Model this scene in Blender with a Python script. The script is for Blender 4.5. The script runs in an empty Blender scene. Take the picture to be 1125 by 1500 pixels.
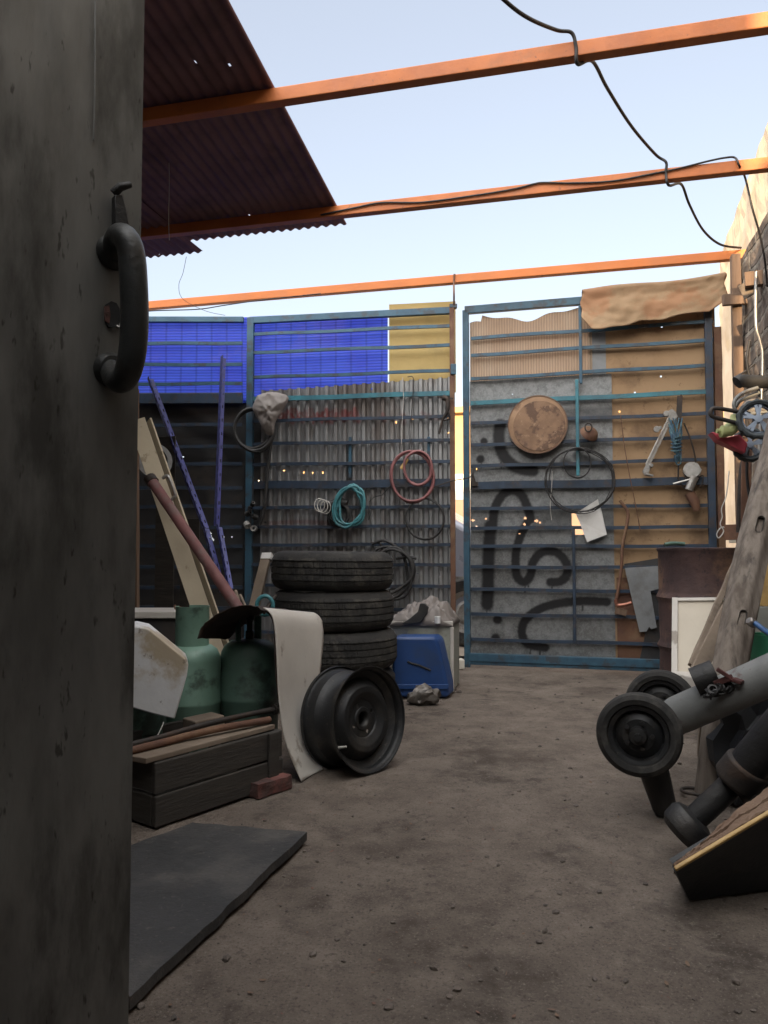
import bpy, bmesh, math, random
from mathutils import Vector, Matrix, noise
import numpy as np
R = math.radians
V = Vector
random.seed(7)
sc = bpy.context.scene
COL = sc.collection

# ------------------------------------------------------------------ camera, sky, sun, exposure
EYE, PITCH, FPX = 0.87, R(2.85), 1127.0
cd = bpy.data.cameras.new('camera')
cam = bpy.data.objects.new('camera', cd)
COL.objects.link(cam)
cam.location = (0, 0, EYE)
cam.rotation_euler = (R(90) + PITCH, 0, 0)
cd.sensor_fit = 'VERTICAL'
cd.sensor_height = 36
cd.lens = FPX / 1500 * 36
cd.clip_start = 0.02
cd.clip_end = 2000
sc.camera = cam

SUN_EL, SUN_ROT = R(15), R(203)
w = bpy.data.worlds.new('World')
sc.world = w
w.use_nodes = True
nt = w.node_tree
sky = nt.nodes.new('ShaderNodeTexSky')
sky.sky_type = 'NISHITA'
sky.sun_disc = False
sky.sun_elevation = SUN_EL
sky.sun_rotation = SUN_ROT
sky.air_density = 1.0
sky.dust_density = 2.5
sky.ozone_density = 1.5
bg = nt.nodes['Background']
hsv = nt.nodes.new('ShaderNodeHueSaturation')
hsv.inputs['Saturation'].default_value = 0.6
nt.links.new(sky.outputs[0], hsv.inputs['Color'])
# added sky glow: faint all over, strongest out of view sunward to fill the yard
wtc = nt.nodes.new('ShaderNodeTexCoord')
dot = nt.nodes.new('ShaderNodeVectorMath')
dot.operation = 'DOT_PRODUCT'
nt.links.new(wtc.outputs['Generated'], dot.inputs[0])
dot.inputs[1].default_value = (math.sin(SUN_ROT) * math.cos(R(40)), math.cos(SUN_ROT) * math.cos(R(40)), math.sin(R(40)))
vr = nt.nodes.new('ShaderNodeMapRange')
vr.interpolation_type = 'SMOOTHSTEP'
vr.inputs[1].default_value = -.12
vr.inputs[2].default_value = .95
nt.links.new(dot.outputs['Value'], vr.inputs[0])
sky_fill = nt.nodes.new('ShaderNodeMix')
sky_fill.data_type = 'RGBA'
nt.links.new(vr.outputs[0], sky_fill.inputs[0])
sky_fill.inputs[6].default_value = (1.62, 1.72, 1.98, 1)
sky_fill.inputs[7].default_value = (19.5, 19.0, 18.3, 1)
addv = nt.nodes.new('ShaderNodeMix')
addv.data_type = 'RGBA'
addv.blend_type = 'ADD'
addv.clamp_result = False
addv.inputs[0].default_value = 1
nt.links.new(hsv.outputs[0], addv.inputs[6])
nt.links.new(sky_fill.outputs[2], addv.inputs[7])
nt.links.new(addv.outputs[2], bg.inputs[0])
bg.inputs[1].default_value = 0.07
sd = bpy.data.lights.new('sun', 'SUN')
sun = bpy.data.objects.new('sun', sd)
COL.objects.link(sun)
sd.energy = 5.0
sd.angle = R(0.4)
sd.color = (1.0, 0.74, 0.46)
sdir = V((math.sin(SUN_ROT) * math.cos(SUN_EL), math.cos(SUN_ROT) * math.cos(SUN_EL), math.sin(SUN_EL)))
sun.rotation_euler = sdir.to_track_quat('Z', 'Y').to_euler()
sun.location = sdir * 30
sc.view_settings.view_transform = 'Standard'
sc.view_settings.look = 'None'
sc.view_settings.gamma = 1
sc.view_settings.exposure = 1.5

# ------------------------------------------------------------------ pixel -> real point at a real depth
def ray(px, py):
    cx, cy = (px - 562.5) / FPX, (750 - py) / FPX
    c, s = math.cos(PITCH), math.sin(PITCH)
    return V((cx, c - cy * s, s + cy * c))
O = V((0, 0, EYE))
def P(px, py, Y):
    d = ray(px, py)
    return O + d * (Y / d.y)
def FL(px, py, z=0.0):
    d = ray(px, py)
    return O + d * ((z - EYE) / d.z)
class Frame:
    """a vertical plane through origin, turned clockwise by ang; d > 0 is away from the yard"""
    def __init__(s, origin, ang):
        s.o = V(origin)
        s.u = V((math.cos(ang), -math.sin(ang), 0))
        s.n = V((math.sin(ang), math.cos(ang), 0))
    def pt(s, px, py, d=0.0):
        r = ray(px, py)
        t = (s.o + s.n * d - O).dot(s.n) / r.dot(s.n)
        return O + r * t
    def sz(s, px, py, d=0.0):
        q = s.pt(px, py, d) - s.o
        return q.dot(s.u), q.z
    def w(s, a, z, d=0.0):
        q = s.o + s.u * a + s.n * d
        return V((q.x, q.y, z))

# ------------------------------------------------------------------ mesh helpers
ORG = {}
class MB:
    def __init__(s):
        s.bm = bmesh.new()
    def face(s, vs):
        try:
            return s.bm.faces.new(vs)
        except ValueError:
            return None
    def box(s, c, size, rot=None):
        c = V(c)
        rot = rot or Matrix.Identity(3)
        vs = []
        for x in (-.5, .5):
            for y in (-.5, .5):
                for z in (-.5, .5):
                    vs.append(s.bm.verts.new(c + rot @ V((x * size[0], y * size[1], z * size[2]))))
        for f in ((0, 1, 3, 2), (4, 6, 7, 5), (0, 4, 5, 1), (2, 3, 7, 6), (0, 2, 6, 4), (1, 5, 7, 3)):
            s.face([vs[i] for i in f])
        return s
    def bar(s, p, q, a, b, n=(0, 0, 1)):
        """box from p to q, b thick along n, a wide across"""
        p, q = V(p), V(q)
        z = (q - p)
        L = z.length
        z.normalize()
        n = V(n)
        y = (n - z * n.dot(z)).normalized()
        x = y.cross(z)
        m = Matrix((x, y, z)).transposed()
        return s.box((p + q) / 2, (a, b, L), m)
    def tube(s, pts, r, n=8, closed=False, caps=True):
        pts = [V(p) for p in pts]
        N = len(pts)
        rs = r if isinstance(r, (list, tuple)) else [r] * N
        rings = []
        up = None
        for i in range(N):
            if closed:
                t = pts[(i + 1) % N] - pts[i - 1]
            else:
                t = pts[min(i + 1, N - 1)] - pts[max(i - 1, 0)]
            if t.length < 1e-9:
                t = V((0, 0, 1))
            t.normalize()
            if up is None:
                up = V((0, 0, 1)) if abs(t.z) < .9 else V((1, 0, 0))
            x = up - t * up.dot(t)
            if x.length < 1e-6:
                x = t.orthogonal()
            x.normalize()
            up = x
            y = t.cross(x)
            rings.append([s.bm.verts.new(pts[i] + (x * math.cos(k * 2 * math.pi / n) + y * math.sin(k * 2 * math.pi / n)) * rs[i]) for k in range(n)])
        for i in range(N if closed else N - 1):
            a, b = rings[i], rings[(i + 1) % N]
            for k in range(n):
                s.face((a[k], a[(k + 1) % n], b[(k + 1) % n], b[k]))
        if caps and not closed:
            s.face(list(reversed(rings[0])))
            s.face(rings[-1])
        return s
    def lathe(s, prof, mtx=None, n=48, closed=False, a0=0, a1=2 * math.pi):
        mtx = mtx or Matrix.Identity(4)
        full = abs(a1 - a0 - 2 * math.pi) < 1e-6
        m = n if full else n + 1
        rings = []
        for k in range(m):
            a = a0 + (a1 - a0) * k / n
            rings.append([s.bm.verts.new(mtx @ V((r * math.cos(a), r * math.sin(a), z))) for r, z in prof])
        np_ = len(prof)
        for k in range(n):
            A, B = rings[k], rings[(k + 1) % m]
            for i in range(np_ if closed else np_ - 1):
                j = (i + 1) % np_
                s.face((A[i], B[i], B[j], A[j]))
        return s
    def grid(s, fn, nu, nv, keep=None):
        g = [[s.bm.verts.new(fn(i / nu, j / nv)) for j in range(nv + 1)] for i in range(nu + 1)]
        for i in range(nu):
            for j in range(nv):
                if keep is None or keep((i + .5) / nu, (j + .5) / nv):
                    s.face((g[i][j], g[i + 1][j], g[i + 1][j + 1], g[i][j + 1]))
        return s
    def prism(s, poly, off):
        a = [s.bm.verts.new(V(p)) for p in poly]
        b = [s.bm.verts.new(V(p) + V(off)) for p in poly]
        s.face(list(reversed(a)))
        s.face(b)
        n = len(a)
        for i in range(n):
            s.face((a[i], a[(i + 1) % n], b[(i + 1) % n], b[i]))
        return s
    def build(s, name, mat, parent=None, smooth=None, bevel=0, solid=0, seg=2, label=None, recalc=True):
        bmesh.ops.remove_doubles(s.bm, verts=s.bm.verts[:], dist=1e-6)
        if recalc:
            bmesh.ops.recalc_face_normals(s.bm, faces=s.bm.faces[:])
        org = ORG.get(parent.name, V((0, 0, 0))) if parent else V((0, 0, 0))
        if org.length:
            bmesh.ops.translate(s.bm, verts=s.bm.verts[:], vec=-org)
        me = bpy.data.meshes.new(name)
        s.bm.to_mesh(me)
        s.bm.free()
        if smooth is not None:
            me.shade_smooth()
            me.set_sharp_from_angle(angle=R(smooth))
        if mat:
            me.materials.append(mat)
        o = bpy.data.objects.new(name, me)
        COL.objects.link(o)
        if parent:
            o.parent = parent
            ORG[o.name] = org
        if solid:
            m = o.modifiers.new('solidify', 'SOLIDIFY')
            m.thickness = solid
            m.offset = 0
        if bevel:
            m = o.modifiers.new('bevel', 'BEVEL')
            m.width = bevel
            m.segments = seg
            m.limit_method = 'ANGLE'
            m.angle_limit = R(35)
        if label:
            o['label'] = label
        return o

def tag(o, label, cat, group=None):
    o['label'] = label
    o['category'] = cat
    if group:
        o['group'] = group
    return o
def thing(name, label, cat, loc=(0, 0, 0), group=None):
    o = bpy.data.objects.new(name, None)
    o.empty_display_size = .1
    COL.objects.link(o)
    o.location = loc
    ORG[o.name] = V(loc)
    return tag(o, label, cat, group)
def structure(o):
    o['kind'] = 'structure'
    return o
def copy_tree(o, parent=None):
    c = o.copy()
    COL.objects.link(c)
    if parent:
        c.parent = parent
    for ch in [x for x in o.children]:
        copy_tree(ch, c)
    return c
def basis(zaxis, loc, up=(0, 0, 1)):
    z = V(zaxis).normalized()
    x = V(up).cross(z)
    if x.length < 1e-5:
        x = V((1, 0, 0))
    x.normalize()
    y = z.cross(x)
    m = Matrix((x, y, z)).transposed().to_4x4()
    m.translation = V(loc)
    return m
def jit(a):
    return random.uniform(-a, a)
def smoothpath(pts, k=6):
    """Catmull-Rom through the points"""
    pts = [V(p) for p in pts]
    out = []
    n = len(pts)
    for i in range(n - 1):
        p0, p1, p2, p3 = pts[max(i - 1, 0)], pts[i], pts[i + 1], pts[min(i + 2, n - 1)]
        for j in range(k):
            t = j / k
            out.append(.5 * ((2 * p1) + (p2 - p0) * t + (2 * p0 - 5 * p1 + 4 * p2 - p3) * t * t + (3 * p1 - p0 - 3 * p2 + p3) * t ** 3))
    out.append(pts[-1])
    return out

# ------------------------------------------------------------------ materials
def M(name, c1, c2=None, scale=4.0, rough=.7, metal=0.0, bump=.15, bscale=60.0, dirt=None, dscale=2.0, damt=.5, dlo=.5, dhi=.65,
      stretch=(1, 1, 1), spec=.5, rvar=.15, transl=None, paint=None, speck=None):
    m = bpy.data.materials.new(name)
    m.use_nodes = True
    nt = m.node_tree
    N, L = nt.nodes, nt.links
    b = N['Principled BSDF']
    tc = N.new('ShaderNodeTexCoord')
    mp = N.new('ShaderNodeMapping')
    mp.inputs['Scale'].default_value = stretch
    L.new(tc.outputs['Object'], mp.inputs[0])
    def nz(sc_, det=5.0, ro=.6, loc=0.0):
        n = N.new('ShaderNodeTexNoise')
        n.inputs['Scale'].default_value = sc_
        n.inputs['Detail'].default_value = det
        n.inputs['Roughness'].default_value = ro
        if loc:
            ad = N.new('ShaderNodeVectorMath')
            ad.inputs[1].default_value = (loc, loc * .7, -loc)
            L.new(mp.outputs[0], ad.inputs[0])
            L.new(ad.outputs[0], n.inputs[0])
        else:
            L.new(mp.outputs[0], n.inputs[0])
        return n.outputs[0]
    def ramp(x, lo, hi):
        r = N.new('ShaderNodeMapRange')
        r.inputs[1].default_value = lo
        r.inputs[2].default_value = hi
        r.interpolation_type = 'SMOOTHSTEP'
        L.new(x, r.inputs[0])
        return r.outputs[0]
    def mix(f, a, bb):
        x = N.new('ShaderNodeMix')
        x.data_type = 'RGBA'
        for sock, val in ((0, f), (6, a), (7, bb)):
            if hasattr(val, 'is_linked') or isinstance(val, bpy.types.NodeSocket):
                L.new(val, x.inputs[sock])
            else:
                x.inputs[sock].default_value = val if sock == 0 else (*val, 1)
        return x.outputs[2]
    def mul(a, k):
        x = N.new('ShaderNodeMath')
        x.operation = 'MULTIPLY'
        L.new(a, x.inputs[0])
        x.inputs[1].default_value = k
        return x.outputs[0]
    c2 = c2 or tuple(v * .7 for v in c1)
    col = mix(ramp(nz(scale), .35, .68), c1, c2)
    if dirt:
        col = mix(mul(ramp(nz(dscale, 8, .65, 3.7), dlo, dhi), damt), col, dirt)
    if speck:
        col = mix(mul(ramp(nz(speck[0], 3, .7, 9.1), speck[1], speck[1] + .08), speck[3]), col, speck[2])
    if paint:
        at = N.new('ShaderNodeAttribute')
        at.attribute_name = 'paint'
        col = mix(at.outputs['Fac'], col, paint)
    L.new(col, b.inputs['Base Color'])
    b.inputs['Metallic'].default_value = metal
    b.inputs['Specular IOR Level'].default_value = spec
    rr = N.new('ShaderNodeMapRange')
    rr.inputs[3].default_value = max(.05, rough - rvar)
    rr.inputs[4].default_value = min(1, rough + rvar)
    L.new(nz(scale * 2.3, 4, .6, 5.2), rr.inputs[0])
    L.new(rr.outputs[0], b.inputs['Roughness'])
    if bump:
        bp = N.new('ShaderNodeBump')
        bp.inputs['Strength'].default_value = bump
        bp.inputs['Distance'].default_value = .01
        L.new(nz(bscale, 6, .65, 1.3), bp.inputs['Height'])
        L.new(bp.outputs[0], b.inputs['Normal'])
    if transl:
        tr = N.new('ShaderNodeBsdfTranslucent')
        L.new(col, tr.inputs[0])
        ms = N.new('ShaderNodeMixShader')
        ms.inputs[0].default_value = transl
        L.new(b.outputs[0], ms.inputs[1])
        L.new(tr.outputs[0], ms.inputs[2])
        L.new(ms.outputs[0], N['Material Output'].inputs[0])
    m['_tools'] = 0
    return m

m_ground = M('packed_earth', (.150, .121, .100), (.098, .078, .064), 3.1, .95, bump=.9, bscale=34, dirt=(.036, .029, .025), dscale=4.2, damt=.8, dlo=.51, dhi=.66, speck=(46, .57, (.050, .041, .035), .75), spec=.2)
m_road = M('dusty_road', (.30, .25, .20), (.24, .20, .165), .5, .95, bump=.2)
m_blue = M('blue_gate_paint', (.045, .118, .178), (.030, .078, .125), 6, .5, bump=.1, dirt=(.05, .045, .045), dscale=9, damt=.7, dlo=.5, dhi=.62)
m_teal = M('teal_rail_paint', (.045, .20, .25), (.04, .13, .17), 7, .45, bump=.1, dirt=(.05, .05, .05), dscale=8, damt=.5)
m_darkrail = M('dark_rail_paint', (.030, .052, .088), (.020, .032, .052), 8, .5, bump=.1, dirt=(.07, .045, .03), dscale=12, damt=.5)
m_orange = M('orange_beam_paint', (.56, .170, .042), (.44, .130, .038), 5, .55, bump=.12, speck=(26, .64, (.14, .06, .035), .6), dirt=(.34, .13, .05), dscale=9, damt=.5, dlo=.55, dhi=.7)
m_orange3 = M('orange_beam_patchy', (.60, .17, .030), (.50, .15, .035), 3, .55, bump=.08, dirt=(.70, .48, .20), dscale=5, damt=.9, dlo=.66, dhi=.70)  # random pale yellow patches over the orange
m_poly = M('blue_plastic_sheet', (.080, .150, .90), (.070, .110, .80), 2.5, .35, bump=.0, transl=.72, dirt=(.16, .17, .75), dscale=3, damt=.4)
m_yellow = M('yellow_sheet', (.55, .42, .17), (.48, .36, .14), 3, .6, bump=.08, transl=.3, dirt=(.35, .27, .12), dscale=4, damt=.4)
m_zinc = M('old_zinc', (.37, .375, .38), (.27, .27, .275), 5, .42, metal=.5, bump=.1, bscale=40, dirt=(.15, .115, .095), dscale=3.2, damt=.7, dlo=.5, dhi=.66, stretch=(1, 1, .35), paint=(.22, .035, .035))
m_galv = M('galvanised_sheet', (.25, .26, .265), (.16, .168, .172), 22, .55, metal=.25, bump=.12, bscale=50, dirt=(.12, .115, .11), dscale=2.2, damt=.5, paint=(.014, .014, .016), speck=(75, .50, (.33, .34, .335), .38))
m_darkpanel = M('dark_metal_panel', (.050, .050, .052), (.035, .035, .037), 3, .6, metal=.2, bump=.08, dirt=(.075, .06, .05), dscale=4, damt=.6, paint=(.008, .008, .009))
m_card = M('cardboard_panel', (.40, .265, .150), (.33, .210, .115), 2.0, .85, bump=.12, bscale=30, dirt=(.17, .105, .062), dscale=2.2, damt=.85, dlo=.48, dhi=.66, speck=(16, .60, (.14, .085, .05), .5))
m_cardfold = M('cardboard_fold', (.34, .235, .140), (.28, .185, .105), 4.5, .9, bump=.25, bscale=20, dirt=(.31, .15, .075), dscale=3.2, damt=.7, dlo=.5, dhi=.62)
m_tan = M('tan_fibreglass', (.52, .39, .28), (.43, .31, .215), 2.5, .55, bump=.1, transl=.3, dirt=(.50, .40, .30), dscale=3, damt=.6, stretch=(1, 1, .4))
m_rustpost = M('rusty_brown_post', (.17, .085, .050), (.11, .055, .038), 9, .8, bump=.25, dirt=(.22, .14, .08), dscale=6, damt=.6)
m_roof = M('brown_roof_sheet', (.250, .138, .155), (.200, .110, .128), 4, .8, bump=.05, dirt=(.08, .05, .045), dscale=3, damt=.4)
m_plaster = M('sunlit_plaster', (.62, .50, .36), (.54, .42, .28), 2.2, .95, bump=.4, bscale=18, dirt=(.58, .44, .25), dscale=1.2, damt=.7)
m_wood = M('weathered_wood', (.19, .125, .085), (.14, .09, .06), 7, .85, bump=.3, bscale=14, dirt=(.13, .085, .06), dscale=4, damt=.6, stretch=(6, 6, .5))
m_log = M('weathered_log', (.225, .190, .160), (.115, .092, .075), 7, .9, bump=.6, bscale=9, dirt=(.060, .050, .045), dscale=2.4, damt=.85, dlo=.54, dhi=.66, stretch=(5, 5, .45))
m_rustdrum = M('rusted_drum_steel', (.085, .048, .043), (.050, .030, .030), 4, .75, metal=.1, bump=.45, bscale=22, dirt=(.20, .115, .070), dscale=4.2, damt=.8, dlo=.52, dhi=.66, speck=(13, .58, (.030, .022, .022), .7))
m_cream = M('cream_painted_board', (.60, .54, .44), (.54, .48, .39), 2, .6, bump=.06, dirt=(.33, .27, .19), dscale=3, damt=.45, dlo=.55, dhi=.72)
m_white = M('grubby_white_paint', (.58, .55, .50), (.50, .47, .43), 3, .5, bump=.08, dirt=(.18, .14, .10), dscale=6, damt=.7, dlo=.58, dhi=.66)
m_plastic = M('stained_white_plastic', (.76, .77, .78), (.68, .69, .70), 6, .5, bump=.2, bscale=16, dirt=(.36, .26, .12), dscale=4.6, damt=.75, dlo=.53, dhi=.70, speck=(22, .64, (.16, .13, .10), .6))
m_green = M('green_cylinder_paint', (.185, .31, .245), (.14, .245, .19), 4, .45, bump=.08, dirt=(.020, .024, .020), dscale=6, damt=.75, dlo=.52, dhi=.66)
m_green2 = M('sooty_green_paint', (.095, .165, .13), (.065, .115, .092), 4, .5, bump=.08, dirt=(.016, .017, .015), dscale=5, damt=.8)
m_tyre = M('dusty_tyre_rubber', (.024, .024, .024), (.040, .038, .036), 7, .8, bump=.3, bscale=70, dirt=(.095, .088, .078), dscale=9, damt=.6, dlo=.5, dhi=.68, spec=.3)
m_tread = M('worn_tread_rubber', (.026, .026, .026), (.046, .044, .041), 14, .85, bump=.5, bscale=45, dirt=(.10, .092, .08), dscale=12, damt=.6, dlo=.5, dhi=.66, spec=.3)
m_steel = M('black_wheel_steel', (.022, .023, .025), (.015, .016, .017), 6, .5, metal=.3, bump=.15, dirt=(.060, .054, .047), dscale=6.5, damt=.7, dlo=.5, dhi=.66, speck=(60, .62, (.08, .07, .06), .5))
m_arch = M('sooty_brown_arch', (.050, .034, .028), (.032, .024, .021), 7, .85, bump=.3, dirt=(.09, .055, .04), dscale=8, damt=.6)
m_iron = M('dark_iron', (.035, .030, .028), (.05, .040, .034), 12, .65, metal=.3, bump=.25, dirt=(.09, .05, .03), dscale=10, damt=.5)
m_greasy = M('greasy_black_iron', (.020, .020, .021), (.030, .029, .028), 9, .5, metal=.25, bump=.3, dirt=(.055, .048, .042), dscale=7, damt=.6)
m_chrome = M('bare_steel', (.42, .41, .39), (.33, .32, .30), 14, .4, metal=.7, bump=.05, dirt=(.16, .11, .08), dscale=14, damt=.5)
m_alu = M('cast_aluminium', (.33, .32, .305), (.24, .235, .22), 20, .55, metal=.4, bump=.2, dirt=(.14, .11, .09), dscale=16, damt=.6)
m_cover = M('blue_plastic_case', (.018, .062, .205), (.016, .052, .175), 3, .45, bump=.04, dirt=(.04, .06, .11), dscale=5, damt=.4)
m_box = M('dirty_white_enamel', (.34, .35, .31), (.28, .29, .25), 5, .5, bump=.1, dirt=(.12, .11, .075), dscale=4, damt=.75, dlo=.48, dhi=.64)
m_bag = M('grey_plastic_bag', (.25, .222, .205), (.20, .175, .162), 5, .5, bump=.3, bscale=16, dirt=(.14, .11, .095), dscale=6, damt=.6, transl=.15)
m_crate = M('sooty_dark_wood', (.048, .043, .037), (.036, .032, .028), 4, .85, bump=.3, bscale=18, stretch=(.6, .6, 5), dirt=(.075, .062, .050), dscale=4, damt=.5)
m_plank = M('pale_dusty_plank', (.24, .19, .145), (.18, .14, .105), 6, .9, bump=.3, bscale=16, dirt=(.09, .07, .055), dscale=4, damt=.6)
m_brick = M('red_brick', (.20, .075, .062), (.14, .055, .047), 8, .95, bump=.5, bscale=40, dirt=(.05, .04, .037), dscale=7, damt=.7)
m_mat = M('black_rubber_mat', (.050, .049, .049), (.032, .032, .033), 3, .7, bump=.6, bscale=34, dirt=(.105, .096, .088), dscale=3.4, damt=.8, dlo=.44, dhi=.66, speck=(44, .60, (.13, .118, .105), .5))
m_door = M('grimy_grey_door', (.225, .224, .212), (.130, .129, .121), 9, .40, metal=.45, bump=.12, bscale=22, dirt=(.042, .040, .037), dscale=15, damt=.7, dlo=.46, dhi=.70, stretch=(1, 1, .26), speck=(70, .62, (.03, .027, .022), .7), rvar=.22)
m_handle = M('dark_painted_handle', (.040, .042, .042), (.026, .028, .028), 22, .42, metal=.3, bump=.15, bscale=120, dirt=(.028, .026, .023), dscale=30, damt=.8, dlo=.5, dhi=.64)
m_bluebar = M('blue_slotted_angle', (.045, .052, .27), (.034, .040, .20), 8, .45, bump=.08, dirt=(.04, .04, .12), dscale=10, damt=.5)
m_pink = M('faded_red_pipe', (.21, .088, .086), (.15, .064, .063), 8, .7, bump=.2, dirt=(.16, .12, .11), dscale=9, damt=.6)
m_creamplank = M('cream_plank', (.52, .45, .33), (.45, .38, .28), 4, .8, bump=.1, dirt=(.22, .16, .10), dscale=9, damt=.6, dlo=.6, dhi=.66)
m_tealhose = M('teal_hose', (.060, .235, .265), (.05, .18, .21), 9, .45, bump=.1, dirt=(.05, .10, .11), dscale=12, damt=.5)
m_pinkhose = M('faded_red_hose', (.28, .115, .115), (.22, .085, .085), 9, .5, bump=.1, dirt=(.12, .06, .06), dscale=12, damt=.5)
m_black = M('black_rubber_hose', (.020, .020, .021), (.030, .029, .028), 8, .55, bump=.15, dirt=(.055, .05, .045), dscale=9, damt=.5)
m_wire = M('dark_wire', (.020, .019, .020), (.03, .026, .025), 9, .6, bump=0)
m_whitecord = M('white_cord', (.55, .53, .50), (.45, .43, .40), 9, .5, bump=0)
m_disc = M('round_plywood', (.34, .215, .130), (.24, .145, .085), 5, .8, bump=.15, dirt=(.15, .085, .052), dscale=4.5, damt=.8, dlo=.5, dhi=.62)
m_discface = M('worn_lid_face', (.27, .165, .10), (.19, .112, .068), 7, .8, bump=.2, dirt=(.10, .058, .040), dscale=7, damt=.85, dlo=.50, dhi=.58, speck=(24, .60, (.38, .26, .17), .5))
m_rope = M('blue_rope', (.040, .085, .14), (.10, .19, .21), 30, .8, bump=.4, bscale=120)
m_paper = M('white_card', (.70, .69, .67), (.64, .63, .61), 3, .8, bump=.05, dirt=(.45, .41, .36), dscale=4, damt=.5)
m_copper = M('copper_strap', (.45, .20, .14), (.30, .13, .09), 14, .4, metal=.7, bump=.1)
m_scrap = M('grey_scrap_sheet', (.26, .275, .285), (.20, .21, .22), 5, .55, metal=.3, bump=.08, dirt=(.14, .13, .12), dscale=5, damt=.5)
m_tube = M('grey_steel_tube', (.21, .215, .21), (.155, .16, .157), 7, .55, metal=.2, bump=.2, bscale=40, dirt=(.11, .062, .055), dscale=9, damt=.7, dlo=.57, dhi=.64, speck=(30, .62, (.10, .07, .06), .6))
m_redrust = M('red_rusty_bracket', (.11, .030, .026), (.06, .022, .02), 18, .7, metal=.2, bump=.3)
m_case = M('black_case', (.012, .014, .017), (.018, .020, .023), 4, .55, bump=.2, bscale=90, dirt=(.03, .03, .03), dscale=5, damt=.5)
m_gold = M('yellow_edge_trim', (.55, .36, .13), (.42, .26, .09), 10, .5, bump=.08, dirt=(.25, .16, .07), dscale=12, damt=.5)
m_fibre = M('rough_brown_board', (.19, .125, .085), (.14, .085, .060), 7, .95, bump=.6, bscale=30, dirt=(.21, .10, .085), dscale=3, damt=.6)
m_greyboard = M('grey_green_board', (.20, .20, .175), (.16, .16, .14), 3, .8, bump=.1, dirt=(.11, .10, .08), dscale=3, damt=.5)
m_toyred = M('pink_red_plastic', (.58, .085, .12), (.50, .07, .10), 4, .4, bump=.02)
m_toygreen = M('faded_green_plastic', (.42, .45, .20), (.35, .38, .16), 4, .5, bump=.03)
m_toywheel = M('grey_blue_plastic', (.30, .36, .45), (.25, .30, .38), 6, .5, bump=.05, dirt=(.15, .16, .18), dscale=9, damt=.5)
m_toytyre = M('dark_toy_rubber', (.055, .065, .072), (.04, .048, .052), 9, .75, bump=.2)
m_clear = M('milky_plastic', (.42, .40, .36), (.34, .31, .28), 7, .3, bump=.3, bscale=20, transl=.4)
m_concrete = M('shed_render', (.17, .155, .14), (.12, .11, .10), 1.5, .95, bump=.3, bscale=14)
m_carpaint = M('grey_car_paint', (.30, .31, .36), (.28, .29, .34), 3, .3, metal=.3, bump=0)
m_glass = M('dark_glass', (.03, .035, .04), (.02, .025, .03), 3, .08, bump=0)
m_pinkwash = M('pink_orange_plinth', (.62, .36, .20), (.55, .31, .17), 1.2, .9, bump=.2)
m_ochre = M('ochre_house_wall', (.50, .30, .13), (.44, .26, .11), 1, .9, bump=.2)
m_whitewash = M('whitewash', (.70, .66, .58), (.62, .58, .50), 1.5, .9, bump=.1)
m_bluepipe = M('blue_hose_pipe', (.035, .10, .24), (.03, .08, .19), 8, .4, bump=.05)
m_stone = M('gravel_stone', (.17, .14, .12), (.08, .068, .058), 9, .9, bump=.3)

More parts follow.
